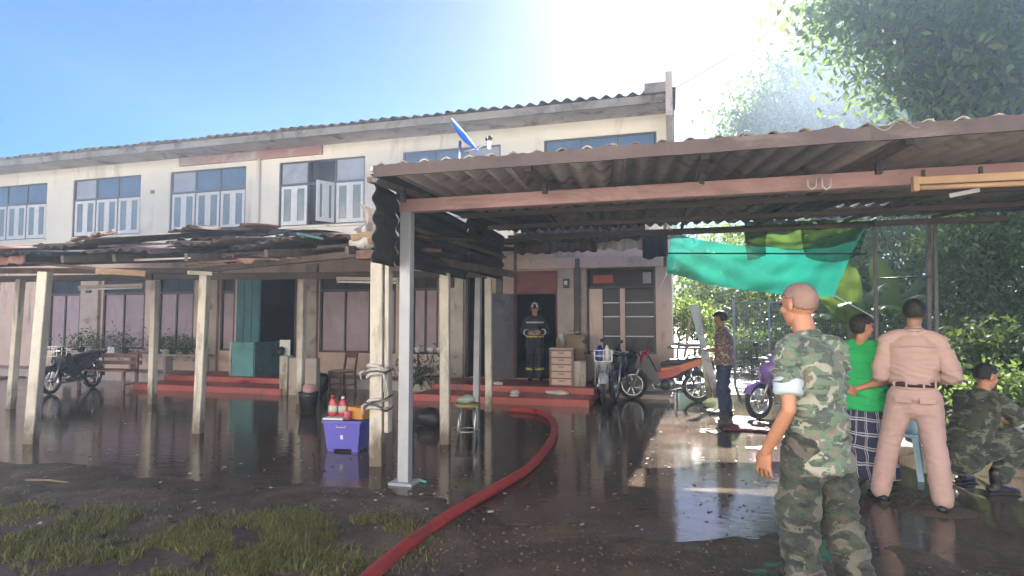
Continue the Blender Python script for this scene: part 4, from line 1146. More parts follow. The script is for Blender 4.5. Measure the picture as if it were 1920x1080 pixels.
for k in range(20):
    z = 0.1 + k * 0.1
    mb.bar(fp[0] - fo + V((0, -.006, z)), fp[-1] - fo + V((0, -.006, z)), 0.005, 0.005)
mo = mb.obj('wire_mesh', m_fence, fence); mo['kind'] = 'stuff'

# ================================================================== OBJECTS
def gl(px, py, z=0.0):
    g = G(px, py, z); return V((g.x, g.y, z))
def P(t, name, mat, fn, **k):
    b = B(); fn(b); return b.obj(name, mat, t, **k)

# ---- fire hose
m_hose = M('red_hose', (0.46, 0.04, 0.038), (0.34, 0.026, 0.027), 9, 0.62, 0.8, 120, stain=(0.13, 0.05, 0.04), stain_at=(0.52, 0.72), sscale=3)
hp = [G(px, py, 0.045) for px, py in ((600, 1170), (700, 1075), (770, 1018), (850, 962), (930, 915), (990, 878), (1026, 838), (1040, 806), (1032, 784), (1012, 774), (985, 769), (955, 767))]
pts = []
for i in range(len(hp) - 1):
    a, b_, c, d = hp[max(0, i - 1)], hp[i], hp[i + 1], hp[min(len(hp) - 1, i + 2)]
    for k in range(8):
        t = k / 8
        pts.append(0.5 * ((2 * b_) + (c - a) * t + (2 * a - 5 * b_ + 4 * c - d) * t * t + (3 * b_ - a - 3 * c + d) * t ** 3))
o = G(940, 900)
b = B(); b.loft([p - o for p in pts], [(0.050 + 0.0025 * math.sin(i * 0.9) + .004 * noise.noise(V((i * .35, 0, 0))), 0.043 + .003 * noise.noise(V((i * .3, 5, 0)))) for i in range(len(pts))], ZU.cross(V((1, 1, 0))), 14, False)
hose = b.obj('fire_hose', m_hose, loc=o, smooth=True)
tag(hose, 'thick red fire hose snaking across the flooded yard to the porch', 'hose')

# ---- storage tub with lid things
m_tub = M('violet_blue_plastic', (0.13, 0.12, 0.52), (0.11, 0.10, 0.44), 3, 0.35, 0.03)
g = gl(652, 842)
tub = empty('storage_tub', g, R(6)); tag(tub, 'violet blue plastic storage tub standing in the water by the wrapped post', 'tub')
def tubshape(b):
    w0, w1, d0, d1, h = 0.20, 0.235, 0.15, 0.18, 0.36
    vs = []
    for (w, d, z) in ((w0, d0, 0.03), (w1, d1, h), (w1 - .012, d1 - .012, h), (w0 - .012, d0 - .012, 0.045)):
        for sx, sy in ((-1, -1), (1, -1), (1, 1), (-1, 1)): vs.append((sx * w, sy * d, z))
    fs = [(3, 2, 1, 0)]
    for l in range(3):
        for k in range(4):
            k2 = (k + 1) % 4
            fs.append((l * 4 + k, l * 4 + k2, l * 4 + 4 + k2, l * 4 + 4 + k))
    fs.append((12, 13, 14, 15))
    b.add(vs, fs)
P(tub, 'body', m_tub, tubshape, bevel=0.012)
P(tub, 'rim', m_tub, lambda b: [b.box((0, s * 0.185, 0.352), (0.50, 0.022, 0.03)) for s in (-1, 1)] + [b.box((s * 0.241, 0, 0.352), (0.022, 0.346, 0.03)) for s in (-1, 1)], bevel=0.005)
for sx in (-1, 1):
    for sy in (-1, 1):
        P(tub, 'foot', m_tub, lambda b: b.box((sx * 0.15, sy * 0.11, 0.012), (0.08, 0.06, 0.04)), bevel=0.006)
P(tub, 'handle', m_white, lambda b: b.tube([(-0.06, -0.188, 0.318), (-0.055, -0.20, 0.295), (0.055, -0.20, 0.295), (0.06, -0.188, 0.318)], 0.005, 6), smooth=True)
P(tub, 'white_print', m_white, lambda b: b.add([(-0.014, -0.1730, 0.15), (0.020, -0.1730, 0.15), (0.020, -0.1785, 0.20), (-0.014, -0.1785, 0.20)], [(0, 1, 2, 3)]), solid=0.001)
tm = Matrix.Rotation(R(6), 3, 'Z')
# tray lid carrying the bottles
lidb = B(); lidb.box((0, 0, 0), (0.26, 0.30, 0.022)); lid = lidb.obj('white_tray', m_white, loc=g + tm @ V((-0.13, 0, 0.379)), bevel=0.006)
lid.rotation_euler.z = R(6); tag(lid, 'white tray lying across the violet blue tub under the two red bottles', 'tray')
m_redb = M('red_plastic', (0.45, 0.035, 0.045), (0.34, 0.025, 0.03), 4, 0.3, 0.02)
m_lab = M('pale_label', (0.50, 0.52, 0.48), (0.36, 0.38, 0.35), 14, 0.5, 0.0)
def bottle(dx, dy, h, label, cap):
    t = empty('detergent_bottle', g + tm @ V((dx, dy, 0.391))); tag(t, label, 'bottle', 'red bottles on the tub')
    P(t, 'body', m_redb, lambda b: b.loft([(0, 0, 0), (0, 0, 0.03), (0, 0, h * .62), (0, 0, h * .78), (0, 0, h * .88)], [(.052, .036), (.058, .04), (.056, .038), (.036, .028), (.022, .022)], V((1, 0, 0)), 14, False), smooth=True)
    P(t, 'cap', cap, lambda b: b.cyl((0, 0, h * .88), (0, 0, h), 0.022, 0.02, 12), smooth=True)
    P(t, 'paper_label', m_lab, lambda b: b.loft([(0, 0, h * .2), (0, 0, h * .52)], [(.0595, .0415), (.0585, .0405)], V((1, 0, 0)), 14, False), smooth=True)
bottle(-0.20, 0.0, 0.25, 'red detergent bottle on the tub, the left one of two', m_redb)
bottle(-0.075, 0.01, 0.24, 'red detergent bottle on the tub with white cap, the right one of two', m_white)
m_orange = M('orange_card', (0.55, 0.25, 0.05), (0.45, 0.19, 0.04), 4, 0.6, 0.05)
b = B(); b.box((0, 0, 0.07), (0.23, 0.16, 0.14), Matrix.Rotation(R(-12), 3, 'Z')); o = b.obj('orange_box', m_orange, loc=g + tm @ V((0.135, 0.02, 0.369)), bevel=0.008); tag(o, 'orange cardboard box sitting on the right side of the tub', 'box')
b = B(); b.loft([(0, 0, 0), (0, 0, .09), (0, 0, .10)], [.035, .042, .04], None, 14, False); o = b.obj('pink_cup', M('pink_plastic', (0.62, 0.16, 0.20), (0.5, 0.12, 0.16), 4, 0.35, 0.0), loc=g + tm @ V((0.035, -0.09, 0.369)), smooth=True); tag(o, 'small pink plastic cup between the red bottles and orange box', 'cup')

# ---- rag rope around the wrapped post
m_rope = M('grey_rag_rope', (0.55, 0.53, 0.50), (0.35, 0.33, 0.31), 9, 0.95, 0.6, 40)
m_rope2 = M('dark_rope', (0.12, 0.11, 0.11), (0.07, 0.065, 0.065), 9, 0.95, 0.6, 40)
pg = vposts and g0
t = empty('rag_wrapping', V((pg.x, pg.y, 0.75))); tag(t, 'grey rags and cord knotted around the leaning white post', 'rag')
def wrap(b, z, tilt, r_, rr=0.112):
    n = 22
    b.tube([(rr * 1.02 * math.copysign(abs(math.cos(a)) ** .6, math.cos(a)) + 0.01, rr * math.copysign(abs(math.sin(a)) ** .6, math.sin(a)), z + tilt * math.cos(a) + 0.012 * math.sin(3 * a)) for a in [2 * math.pi * k / n for k in range(n + 1)]], r_, 7)
P(t, 'rag_band', m_rope, lambda b: (wrap(b, 0.27, 0.02, 0.022), wrap(b, 0.31, -0.02, 0.020), wrap(b, 0.23, 0.03, 0.02)), smooth=True)
P(t, 'cord', m_rope2, lambda b: wrap(b, 0.255, 0.01, 0.012, 0.125), smooth=True)
P(t, 'cord', m_rope2, lambda b: wrap(b, -0.10, -0.05, 0.012, 0.122), smooth=True)
P(t, 'cord', m_rope2, lambda b: wrap(b, -0.07, 0.06, 0.010, 0.122), smooth=True)
P(t, 'rag_band', m_rope, lambda b: (wrap(b, -0.05, 0.02, 0.018), wrap(b, -0.13, 0.0, 0.018)), smooth=True)
for k, (x, z0, z1) in enumerate(((-0.14, 0.26, 0.17), (0.13, 0.24, 0.05), (0.15, 0.22, 0.0), (-0.11, -0.08, -0.2))):
    P(t, 'loose_end', m_rope, lambda b: b.tube([(x * .8, -0.09, z0), (x * 1.1, -0.13, (z0 + z1) / 2 + .03), (x, -0.12, z1)], [.018, .014, .008], 6), smooth=True)

# ---- wooden chair on the porch
m_brownchair = M('brown_chair_wood', (0.16, 0.085, 0.07), (0.10, 0.055, 0.048), 4, 0.6, 0.15)
def chair(base, rz, label, mat):
    t = empty('wooden_chair', base, rz); tag(t, label, 'chair')
    P(t, 'seat', mat, lambda b: b.box((0, 0, 0.45), (0.42, 0.42, 0.04)), bevel=0.008)
    P(t, 'cushion', m_conc2, lambda b: b.box((0, 0, 0.482), (0.38, 0.38, 0.022)), bevel=0.01)
    for sx in (-1, 1):
        P(t, 'leg', mat, lambda b: b.bar((sx * .19, -.19, 0), (sx * .19, -.19, .43), .04, .04))
        P(t, 'leg', mat, lambda b: b.bar((sx * .19, .21, 0), (sx * .19, .19, .43), .04, .04))
        P(t, 'back_post', mat, lambda b: b.bar((sx * .19, .19, .47), (sx * .19, .25, .86), .035, .035))
        P(t, 'side_stretcher', mat, lambda b: b.bar((sx * .19, -.17, .18), (sx * .19, .19, .18), .025, .025))
    P(t, 'backrest', mat, lambda b: b.box((0, .243, .80), (.345, .025, .12)), bevel=0.006)
    P(t, 'apron', mat, lambda b: b.box((0, -.19, .40), (.34, .025, .06)))
    return t
chair(V((PY(641, 740, 11.2).x, 11.2, 0.0)), R(-22), 'brown wooden chair with pale cushion on the porch behind the tub', m_brownchair)
# ---- black bin with a full bag near the middle porch post
g = gl(578, 775)
t = empty('black_bin', g); tag(t, 'black round bin with rubbish on top behind the blue tub', 'bin')
P(t, 'body', m_black, lambda b: b.loft([(0, 0, 0), (0, 0, .30), (0, 0, .34)], [.13, .16, .165], None, 16, False), smooth=True)
P(t, 'rim', m_black, lambda b: b.torus((0, 0, .345), ZU, .162, .012), smooth=True)
lump('rubbish_bag', g + V((0.02, 0, 0.40)), (0.14, 0.13, 0.09), M('pink_paper', (0.48, 0.30, 0.28), (0.33, 0.20, 0.19), 5, 0.8, 0.4), 'crumpled pinkish paper rubbish heaped in the black bin', 'rubbish', 12)
lump('rubbish_bag', V((PY(598, 730, 11).x, 11.0, 0.22)), (0.20, 0.20, 0.24), m_black, 'full black rubbish bag slumped beside the brown chair', 'rubbish', 14)
lump('rubbish_bag', gl(806, 800) + V((0, 0, 0.12)), (0.20, 0.16, 0.16), m_black, 'shiny black rubbish bag in the water between the two front posts', 'rubbish', 16)
# ---- stools beside the front posts
def stool(base, label, seat_mat):
    t = empty('metal_stool', base, R(15)); tag(t, label, 'stool')
    P(t, 'seat', seat_mat, lambda b: b.loft([(0, 0, .46), (0, 0, .485), (0, 0, .50)], [.16, .165, .15], None, 18, False), smooth=True)
    for k in range(4):
        a = math.pi / 4 + k * math.pi / 2
        P(t, 'leg', m_metal, lambda b: b.tube([(.17 * math.cos(a), .17 * math.sin(a), 0), (.12 * math.cos(a), .12 * math.sin(a), .46)], .011, 8), smooth=True)
    P(t, 'foot_ring', m_metal, lambda b: b.torus((0, 0, .16), ZU, .155, .008), smooth=True)
    return t
m_olive = M('olive_vinyl', (0.26, 0.24, 0.09), (0.18, 0.16, 0.07), 6, 0.5, 0.2)
sg = gl(876, 830)
stool(sg, 'metal stool with olive seat standing in water behind the white post', m_olive)
lump('cloth_heap', sg + V((-0.02, 0, 0.545)), (0.12, 0.10, 0.06), M('pale_green_cloth', (0.35, 0.42, 0.36), (0.20, 0.27, 0.24), 6, 0.9, 0.4), 'pale green cloth heap dumped on the metal stool', 'cloth', 19)
# ---- low concrete wall beside the dark doorway
wg = PY(540, 715, 10.6)
t = empty('low_wall', V((wg.x, 10.6, 0))); tag(t, 'low grey concrete wall with pale end beside the dark doorway', 'wall')
P(t, 'wall_body', m_conc2, lambda b: b.box((0.32, 0.1, 0.38), (0.66, 0.14, 0.78)), bevel=0.01)
P(t, 'end_pier', m_conc, lambda b: b.box((-0.11, 0.08, 0.40), (0.19, 0.2, 0.82)), bevel=0.01)
b = B(); b.box((0, 0, .17), (.26, .02, .34)); o = b.obj('white_board', m_white, loc=V((PY(535, 650, 10.75).x, 10.74, 0.80)), bevel=0.003); tag(o, 'small white board propped on the low wall in front of the dark doorway', 'board')
lump('black_kettle', V((PY(526, 660, 10.65).x, 10.65, 0.90)), (0.09, 0.09, 0.10), m_black, 'round black pot standing on the pale end of the low wall', 'pot', 22)
# ---- teal partition boards on the left porch steps
x0 = PY(398, 700, 11.0).x
t = empty('teal_partition', V((x0, 11.0, 0.12))); tag(t, 'bright teal waist high wooden partition on the left porch steps', 'partition')
x1 = PY(440, 700, 11.0).x - x0
P(t, 'front_board', m_teal2, lambda b: b.box((x1 / 2, 0.6, 0.46), (x1, 0.03, 0.92)), bevel=0.004)
P(t, 'side_board', m_teal, lambda b: b.box((x1 + 0.02, 1.05, 0.46), (0.03, 0.9, 0.92)), bevel=0.004)
P(t, 'edge_post', m_conc, lambda b: b.box((-0.03, 0.6, 0.46), (0.05, 0.05, 0.93)), bevel=0.004)
lump('pink_sandals', V((PY(452, 714, 11.2).x, 11.2, 0.165)), (0.14, 0.10, 0.035), M('hot_pink', (0.55, 0.05, 0.16), (0.4, 0.04, 0.12), 4, 0.5, 0.1), 'bright pink cloth lying on the left porch steps', 'cloth', 24)
# ---- bench and pots on the left porch
def bench(base, rz, label):
    t = empty('wooden_bench', base, rz); tag(t, label, 'bench')
    for k in range(3): P(t, 'seat_slat', m_rust, lambda b: b.box((0, -0.14 + .14 * k, .43), (1.25, .11, .035)), bevel=0.005)
    for k in range(2): P(t, 'back_slat', m_rust, lambda b: b.box((0, .26, .58 + .16 * k), (1.25, .03, .09)), bevel=0.005)
    for sx in (-1, 1):
        for sy in (-.16, .22): P(t, 'leg', m_rust, lambda b: b.bar((sx * .55, sy, 0), (sx * .55, sy, .41 if sy < 0 else .85), .06, .05))
        P(t, 'foot_rail', m_rust, lambda b: b.bar((sx * .55, -.13, .12), (sx * .55, .19, .12), .04, .04))
bench(V((PY(200, 735, 10.4).x, 10.4, 0.0)), R(8), 'reddish brown slatted bench under the left porch window')
m_pot = M('dark_pot', (0.06, 0.05, 0.05), (0.03, 0.026, 0.026), 5, 0.6, 0.1)
def potted(px, zb, y, h, label, seed, r_=0.13, green=lf_dark, n=350):
    t = empty('potted_plant', V((PY(px, 700, y).x, y, zb))); tag(t, label, 'plant', 'potted plants on the porch')
    P(t, 'pot', m_pot, lambda b: b.loft([(0, 0, 0), (0, 0, r_ * 1.4), (0, 0, r_ * 1.5)], [r_ * .7, r_, r_ * 1.05], None, 14, False), smooth=True)
    me = leaf_mesh('foliage', [(V((0, 0, r_ * 1.5 + h * .45)), (h * .45, h * .45, h * .5))], n, h * .28, seed, 0.0, 0.3)
    link('foliage', me, green, t)
    P(t, 'stem', m_bark, lambda b: b.tube([(0, 0, r_), (0.02, 0, r_ * 1.5 + h * .5)], .012, 6))
# plants stand on a ledge under the windows
lx0, lx1 = PY(100, 680, 11.9).x, PY(372, 680, 11.9).x
b = B(); b.span((-(lx1 - lx0) / 2, -0.16, 0.0), ((lx1 - lx0) / 2, 0.16, 0.05)); 
for k in range(5):
    xx = -(lx1 - lx0) / 2 + 0.1 + (lx1 - lx0 - .2) * k / 4; b.span((xx - .04, -.12, -0.44), (xx + .04, .12, -0.002))
o = b.obj('plant_shelf', m_conc2, loc=V(((lx0 + lx1) / 2, 12.2, 0.64)), bevel=0.006); tag(o, 'long low concrete shelf under the left porch windows', 'shelf')
for k, (px, h, lb) in enumerate([(150, .34, 'dark bushy potted plant on the shelf nearest the leftmost pillar'), (178, .22, 'small potted plant left of the white box on the shelf'), (233, .36, 'tall narrow potted plant right of the white box on the shelf'), (300, .28, 'potted plant on the shelf left of the narrow window post'), (322, .24, 'small potted plant near the middle of the right shelf window'), (347, .30, 'potted plant on the shelf next to the tall front post')]):
    potted(px, 0.69, 12.2, h, lb, 100 + k, 0.09)
b = B(); b.box((0, 0, .08), (.24, .18, .16)); o = b.obj('white_box', m_white, loc=V((PY(206, 680, 12.1).x, 12.2, 0.69)), bevel=0.006); tag(o, 'small white box between potted plants on the long shelf', 'box')
b = B(); b.loft([(0, 0, 0), (0, 0, .10), (0, 0, .12)], [.07, .13, .135], None, 16, False); o = b.obj('white_bowl', m_white, loc=V((PY(308, 680, 12.2).x + .12, 12.12, 0.69)), smooth=True); tag(o, 'white bowl between potted plants at the right half of the shelf', 'bowl')
# ---- rack with white basin behind the two front posts
t = empty('wash_rack', V((PY(805, 720, 11.7).x, 11.7, FZ))); tag(t, 'black wash rack holding a white basin and pots between the front posts', 'rack')
for sx in (-1, 1):
    for sy in (-1, 1): P(t, 'leg', m_black, lambda b: b.bar((sx * .34, sy * .16, 0), (sx * .34, sy * .16, .62), .035, .035))
P(t, 'shelf', m_black, lambda b: b.box((0, 0, .60), (.74, .38, .03)))
P(t, 'shelf', m_black, lambda b: b.box((0, 0, .12), (.74, .38, .03)))
P(t, 'splash_board', m_conc2, lambda b: b.prism([(-.2, .14), (.2, .14), (.28, .56), (.02, .56), (-.12, .36)], (0.06, -.19, 0), (1, 0, 0), (0, 0, 1), (0, 1, 0), .02))
for k, (x, r_, lb) in enumerate(((-.26, .07, 'white cup at the left of the black wash rack'), (.05, .09, 'white basin in the middle of the black wash rack'), (.26, .08, 'white bowl at the right of the black wash rack'))):
    b = B(); b.loft([(0, 0, 0), (0, 0, .08), (0, 0, .10)], [r_ * .6, r_, r_ * 1.05], None, 14, False)
    o = b.obj('white_bowl', m_white, loc=t.location + V((x, -0.05, .616)), smooth=True); tag(o, lb, 'bowl', 'white bowls on the rack')
potted(786, FZ, 11.2, .42, 'dark leafy potted plant at the left foot of the black wash rack', 140, .10)

# ---- drawer tower by the door with things on it
sx_ = PY(1057, 720, 11.8).x
t = empty('drawer_tower', V((sx_, 11.75, FZ))); tag(t, 'cream plastic drawer tower on the red step beside the doorway', 'drawers')
m_drawer = M('cream_plastic', (0.60, 0.45, 0.38), (0.50, 0.36, 0.31), 3, 0.5, 0.03)
m_drawer2 = M('brown_plastic', (0.28, 0.16, 0.14), (0.22, 0.12, 0.11), 3, 0.5, 0.03)
P(t, 'cabinet', m_drawer2, lambda b: b.box((0, 0, .36), (.46, .36, .72)), bevel=0.01)
P(t, 'top', m_drawer, lambda b: b.box((0, 0, .735), (.50, .40, .028)), bevel=0.008)
for k in range(5):
    d = P(t, 'drawer', m_drawer, lambda b: b.box((0, -.19, .08 + .138 * k), (.40, .03, .112)), bevel=0.008)
    P(d, 'handle', m_drawer2, lambda b: b.box((0, -.212, .10 + .138 * k), (.12, .014, .02)))
for sx in (-1, 1): P(t, 'side_rail', m_drawer2, lambda b: b.box((sx * .226, -.186, .36), (.03, .03, .70)))
b = B(); b.loft([(0, 0, 0), (0, 0, .04), (0, 0, .17), (0, 0, .23)], [.09, .105, .10, .06], None, 16, True); o = b.obj('rice_cooker', m_conc, loc=V((sx_ - .03, 11.72, FZ + .752)), smooth=True); tag(o, 'rounded cream pot standing on top of the drawer tower', 'pot')
t = empty('cardboard_box', V((sx_ + .17, 12.35, FZ))); tag(t, 'brown cardboard carton stacked behind the drawer tower', 'carton')
P(t, 'carton', m_wood, lambda b: b.box((0, 0, .5), (.42, .36, 1.0)), bevel=0.006); P(t, 'flap', m_conc2, lambda b: b.bar((-.2, -.1, 1.04), (.24, -.12, 1.07), .02, .3, ZU))
b = B(); b.box((0, 0, .33), (.26, .24, .66)); o = b.obj('concrete_pier', m_conc, loc=V((PY(1088, 720, 11.75).x, 11.75, 0.08)), bevel=0.012); tag(o, 'pale concrete pier at the right end of the red steps', 'pier')
lump('crumpled_sheet', V((PY(1045, 728, 11.2).x, 11.2, .16)), (0.24, 0.10, 0.045), m_rag, 'crumpled pale sheet lying on the red step before the drawer tower', 'cloth', 31)
for k, (px, py, y, lb) in enumerate(((935, 725, 11.5, 'small grey bundle at the left end of the doorstep'), (965, 735, 11.1, 'pale litter on the lower red step below the fireman'), (1010, 727, 11.45, 'pale scrap on the red step right of the fireman boots'), (965, 750, 10.7, 'whitish cloth hanging over the lower red step edge'))):
    p = PY(px, py, y); lump('rubbish_scrap', V((p.x, y, 0.15 if k else .27)), (0.10, 0.07, 0.05 if k < 2 else .03), m_rag, lb, 'rubbish', 33 + k, 'scraps on the steps')

# ---- motorcycles
def motorbike(base, rz, label, cols, spoke=True, box=False):
    body, tail, shield, seatm = cols
    t = empty('motorcycle', base, rz); tag(t, label, 'motorcycle', 'motorcycles in the yard')
    WR, WB = 0.285, 1.22          # wheel radius, wheelbase; bike runs along +x (front)
    for nm, x in (('front_wheel', WB / 2), ('rear_wheel', -WB / 2)):
        c = V((x, 0, WR))
        b = B(); b.torus(c, (0, 1, 0), WR - .038, .038, .036, 30, 10); w = b.obj(nm, m_rubber, t, smooth=True)
        P(w, 'rim', m_chrome, lambda b: b.torus(c, (0, 1, 0), WR - .082, .014, .026, 30, 8), smooth=True)
        P(w, 'hub', m_metal, lambda b: b.cyl(c + V((0, -.05, 0)), c + V((0, .05, 0)), .05), smooth=True)
        def spokes(b):
            for k in range(18):
                a = 2 * math.pi * k / 18
                b.bar(c + V((.045 * math.cos(a + .5), .03 * (-1) ** k, .045 * math.sin(a + .5))), c + V(((WR - .09) * math.cos(a), 0, (WR - .09) * math.sin(a))), .006, .006)
        so = P(w, 'spokes', m_chrome, spokes)
    # fork, fenders
    for s in (-1, 1):
        P(t, 'fork_leg', m_metal, lambda b: b.tube([(WB / 2, s * .075, WR), (WB / 2 - .19, s * .075, WR + .46)], .022, 8), smooth=True)
        P(t, 'swing_arm', m_black, lambda b: b.bar((-WB / 2, s * .08, WR), (-.12, s * .08, WR + .02), .045, .025, ZU))
        P(t, 'shock_absorber', m_chrome, lambda b: b.tube([(-WB / 2 + .06, s * .1, WR + .05), (-WB / 2 + .14, s * .1, WR + .34)], .024, 8), smooth=True)
        P(t, 'mirror', m_black, lambda b: (b.tube([(.33, s * .26, .95), (.31, s * .30, 1.08), (.28, s * .32, 1.12)], .007, 6), b.ell((.275, s * .33, 1.15), (.015, .06, .04))), smooth=True)
        P(t, 'grip', m_rubber, lambda b: b.cyl((.345, s * .22, .93), (.31, s * .35, .925), .018), smooth=True)
        P(t, 'foot_peg', m_black, lambda b: b.cyl((.02, s * .10, .27), (.02, s * .30, .26), .018), smooth=True)
    def fender(b, cx, a0, a1, w):
        vs, n = [], 12
        for k in range(n + 1):
            a = a0 + (a1 - a0) * k / n
            for yy, dr in ((-w, -.03), (-w * .6, .0), (w * .6, .0), (w, -.03)):
                vs.append((cx + (WR + .03 + dr) * math.cos(a), yy, WR + (WR + .03 + dr) * math.sin(a)))
        b.add(vs, [(k * 4 + j, k * 4 + j + 1, k * 4 + 5 + j, k * 4 + 4 + j) for k in range(n) for j in range(3)])
    P(t, 'front_fender', shield, lambda b: fender(b, WB / 2, R(25), R(165), .07), smooth=True, solid=.006)
    P(t, 'rear_fender', m_black, lambda b: fender(b, -WB / 2, R(40), R(185), .075), smooth=True, solid=.006)
    # frame and engine
    P(t, 'frame', m_black, lambda b: (b.tube([(WB / 2 - .20, 0, .84), (.20, 0, .55), (.0, 0, .42), (-.3, 0, .48), (-.55, 0, .68)], [.035, .04, .04, .035, .025], 8),), smooth=True)
    P(t, 'engine', m_metal, lambda b: (b.loft([(.12, 0, .33), (.0, 0, .32), (-.12, 0, .32)], [(.10, .11), (.12, .12), (.10, .11)], V((0, 1, 0)), 14, True), b.cyl((.10, 0, .36), (.30, 0, .40), .075, .065)), smooth=True)
    P(t, 'engine_cover', m_black, lambda b: b.cyl((-.02, .10, .31), (-.02, .155, .31), .10, .09, 18), smooth=True)
    P(t, 'exhaust', m_chrome, lambda b: b.tube([(.26, -.08, .36), (.18, -.12, .20), (-.15, -.15, .20), (-.45, -.16, .27), (-.78, -.17, .33)], [.02, .022, .024, .05, .042], 10), smooth=True)
    # bodywork
    P(t, 'leg_shield', shield, lambda b: [b.prism([(.40, .84), (.30, .86), (.10, .50), (.08, .34), (.20, .30), (.30, .46), (.44, .66)], (0, s * (.145), 0), (1, 0, 0), (0, 0, 1), V((.25, s, 0)).normalized(), .018) for s in (-1, 1)], bevel=.006)
    P(t, 'front_cowl', body, lambda b: b.loft([(.32, 0, .56), (.40, 0, .70), (.38, 0, .88), (.33, 0, .96)], [(.12, .05), (.14, .06), (.13, .08), (.07, .05)], V((0, 1, 0)), 16, True), smooth=True)
    P(t, 'side_panel', body, lambda b: [b.prism([(.30, .46), (.02, .42), (-.16, .46), (-.34, .56), (-.30, .66), (-.05, .60), (.14, .56)], (0, s * .125, 0), (1, 0, 0), (0, 0, 1), V((0, s, .15)).normalized(), .03) for s in (-1, 1)], bevel=.01)
    P(t, 'tail_panel', tail, lambda b: [b.prism([(.06, .50), (-.30, .55), (-.60, .68), (-.90, .83), (-.86, .87), (-.50, .77), (-.20, .67), (.06, .63)], (0, s * .115, 0), (1, 0, 0), (0, 0, 1), V((0, s, .2)).normalized(), .03) for s in (-1, 1)], bevel=.01)
    P(t, 'seat', seatm, lambda b: b.loft([(.02, 0, .70), (-.12, 0, .745), (-.35, 0, .755), (-.60, 0, .815), (-.80, 0, .835)], [(.09, .05), (.125, .065), (.135, .07), (.13, .055), (.08, .035)], V((0, 1, 0)), 14, True), smooth=True)
    P(t, 'headlight', m_chrome, lambda b: b.ell((.44, 0, .90), (.05, .09, .06)), smooth=True)
    P(t, 'handlebar', m_metal, lambda b: b.tube([(.31, -.35, .925), (.345, -.2, .935), (.36, 0, .965), (.345, .2, .935), (.31, .35, .925)], .013, 8), smooth=True)
    P(t, 'tail_light', m_redb, lambda b: b.box((-.87, 0, .80), (.05, .13, .06)), bevel=.01)
    P(t, 'number_plate', m_white, lambda b: b.box((-.94, 0, .60), (.012, .20, .14)))
    P(t, 'plate_bracket', m_black, lambda b: b.bar((-.88, 0, .78), (-.93, 0, .60), .04, .02))
    P(t, 'rear_rack', m_metal, lambda b: [b.tube([(-.55, s * .09, .86), (-.95, s * .09, .90)], .010, 6) for s in (-1, 1)], smooth=True)
    P(t, 'side_stand', m_metal, lambda b: b.tube([(-.05, .12, .22), (-.12, .28, .0)], .012, 6), smooth=True)
    if box:
        P(t, 'front_basket', m_metal, lambda b: [b.box((.55, y, z), (.26, .008, .008)) for y in (-.16, .16) for z in (.80, .90, 1.0)] + [b.box((x, 0, z), (.008, .32, .008)) for x in (.42, .68) for z in (.80, .90, 1.0)] + [b.box((x, y, .90), (.008, .008, .2)) for x in (.42, .55, .68) for y in (-.16, 0, .16)] + [b.box((.55, y, .80), (.26, .006, .006)) for y in (-.1, -.04, .04, .1)])
    return t
m_orp = M('orange_bike_plastic', (0.60, 0.14, 0.008), (0.50, 0.10, 0.006), 3, 0.35, 0.02)
m_redp = M('red_bike_plastic', (0.48, 0.018, 0.012), (0.36, 0.012, 0.01), 3, 0.35, 0.02)
m_silv = M('silver_bike_plastic', (0.42, 0.42, 0.45), (0.32, 0.32, 0.35), 3, 0.3, 0.02, coat=.4)
m_purp = M('purple_bike_plastic', (0.30, 0.16, 0.52), (0.22, 0.11, 0.42), 3, 0.3, 0.02, coat=.4)
m_navyp = M('navy_bike_plastic', (0.03, 0.035, 0.10), (0.02, 0.024, 0.07), 3, 0.3, 0.02, coat=.4)
m_dkp = M('dark_bike_plastic', (0.03, 0.035, 0.042), (0.02, 0.022, 0.028), 3, 0.4, 0.02)
c = (gl(1193, 750) + gl(1300, 752)) / 2
motorbike(c, math.atan2(*(lambda v: (v.y, v.x))(gl(1193, 748) - gl(1300, 752))), 'red and orange motorcycle parked below the barred window', (m_redp, m_orp, m_dkp, m_black))
motorbike(V((PY(1128, 745, 11.35).x, 11.55, 0)), R(-82), 'grey motorcycle facing the yard between the steps and the orange motorcycle', (m_silv, m_dkp, m_silv, m_black), True, True)
g = gl(1424, 786)
motorbike(V((g.x + 0.45, g.y + 0.41, 0)), R(-138), 'purple motorcycle half hidden behind the foreground soldier', (m_purp, m_navyp, m_purp, m_black))
motorbike(V((PY(135, 745, 9.9).x, 9.9, 0)), R(-75), 'dark motorcycle parked under the left veranda beside the wide post', (m_dkp, m_navyp, m_dkp, m_black), True, True)
motorbike(V((PY(1168, 745, 12.0).x, 12.05, 0)), R(-100), 'dark motorcycle crammed against the wall between the grey and orange ones', (m_dkp, m_dkp, m_navyp, m_black))
# things piled on the grey motorcycle basket
bp = V((PY(1128, 745, 11.35).x + 0.06, 10.97, 0.82))
b = B(); b.loft([(0, 0, 0), (0, 0, .15), (0, 0, .22)], [.07, .08, .04], None, 14, True); o = b.obj('blue_bottle', M('deep_blue_plastic', (0.02, 0.04, 0.30), (0.015, 0.03, 0.22), 3, 0.3, 0.0), loc=bp + V((-.04, 0, .02)), smooth=True); tag(o, 'deep blue plastic jug in the basket of the grey motorcycle', 'jug')
b = B(); b.loft([(0, 0, 0), (0, 0, .16), (0, 0, .24)], [.05, .05, .02], None, 14, True); o = b.obj('white_bottle', m_white, loc=bp + V((.09, 0.02, .02)), smooth=True); tag(o, 'white bottle beside the blue jug in the motorcycle basket', 'bottle')

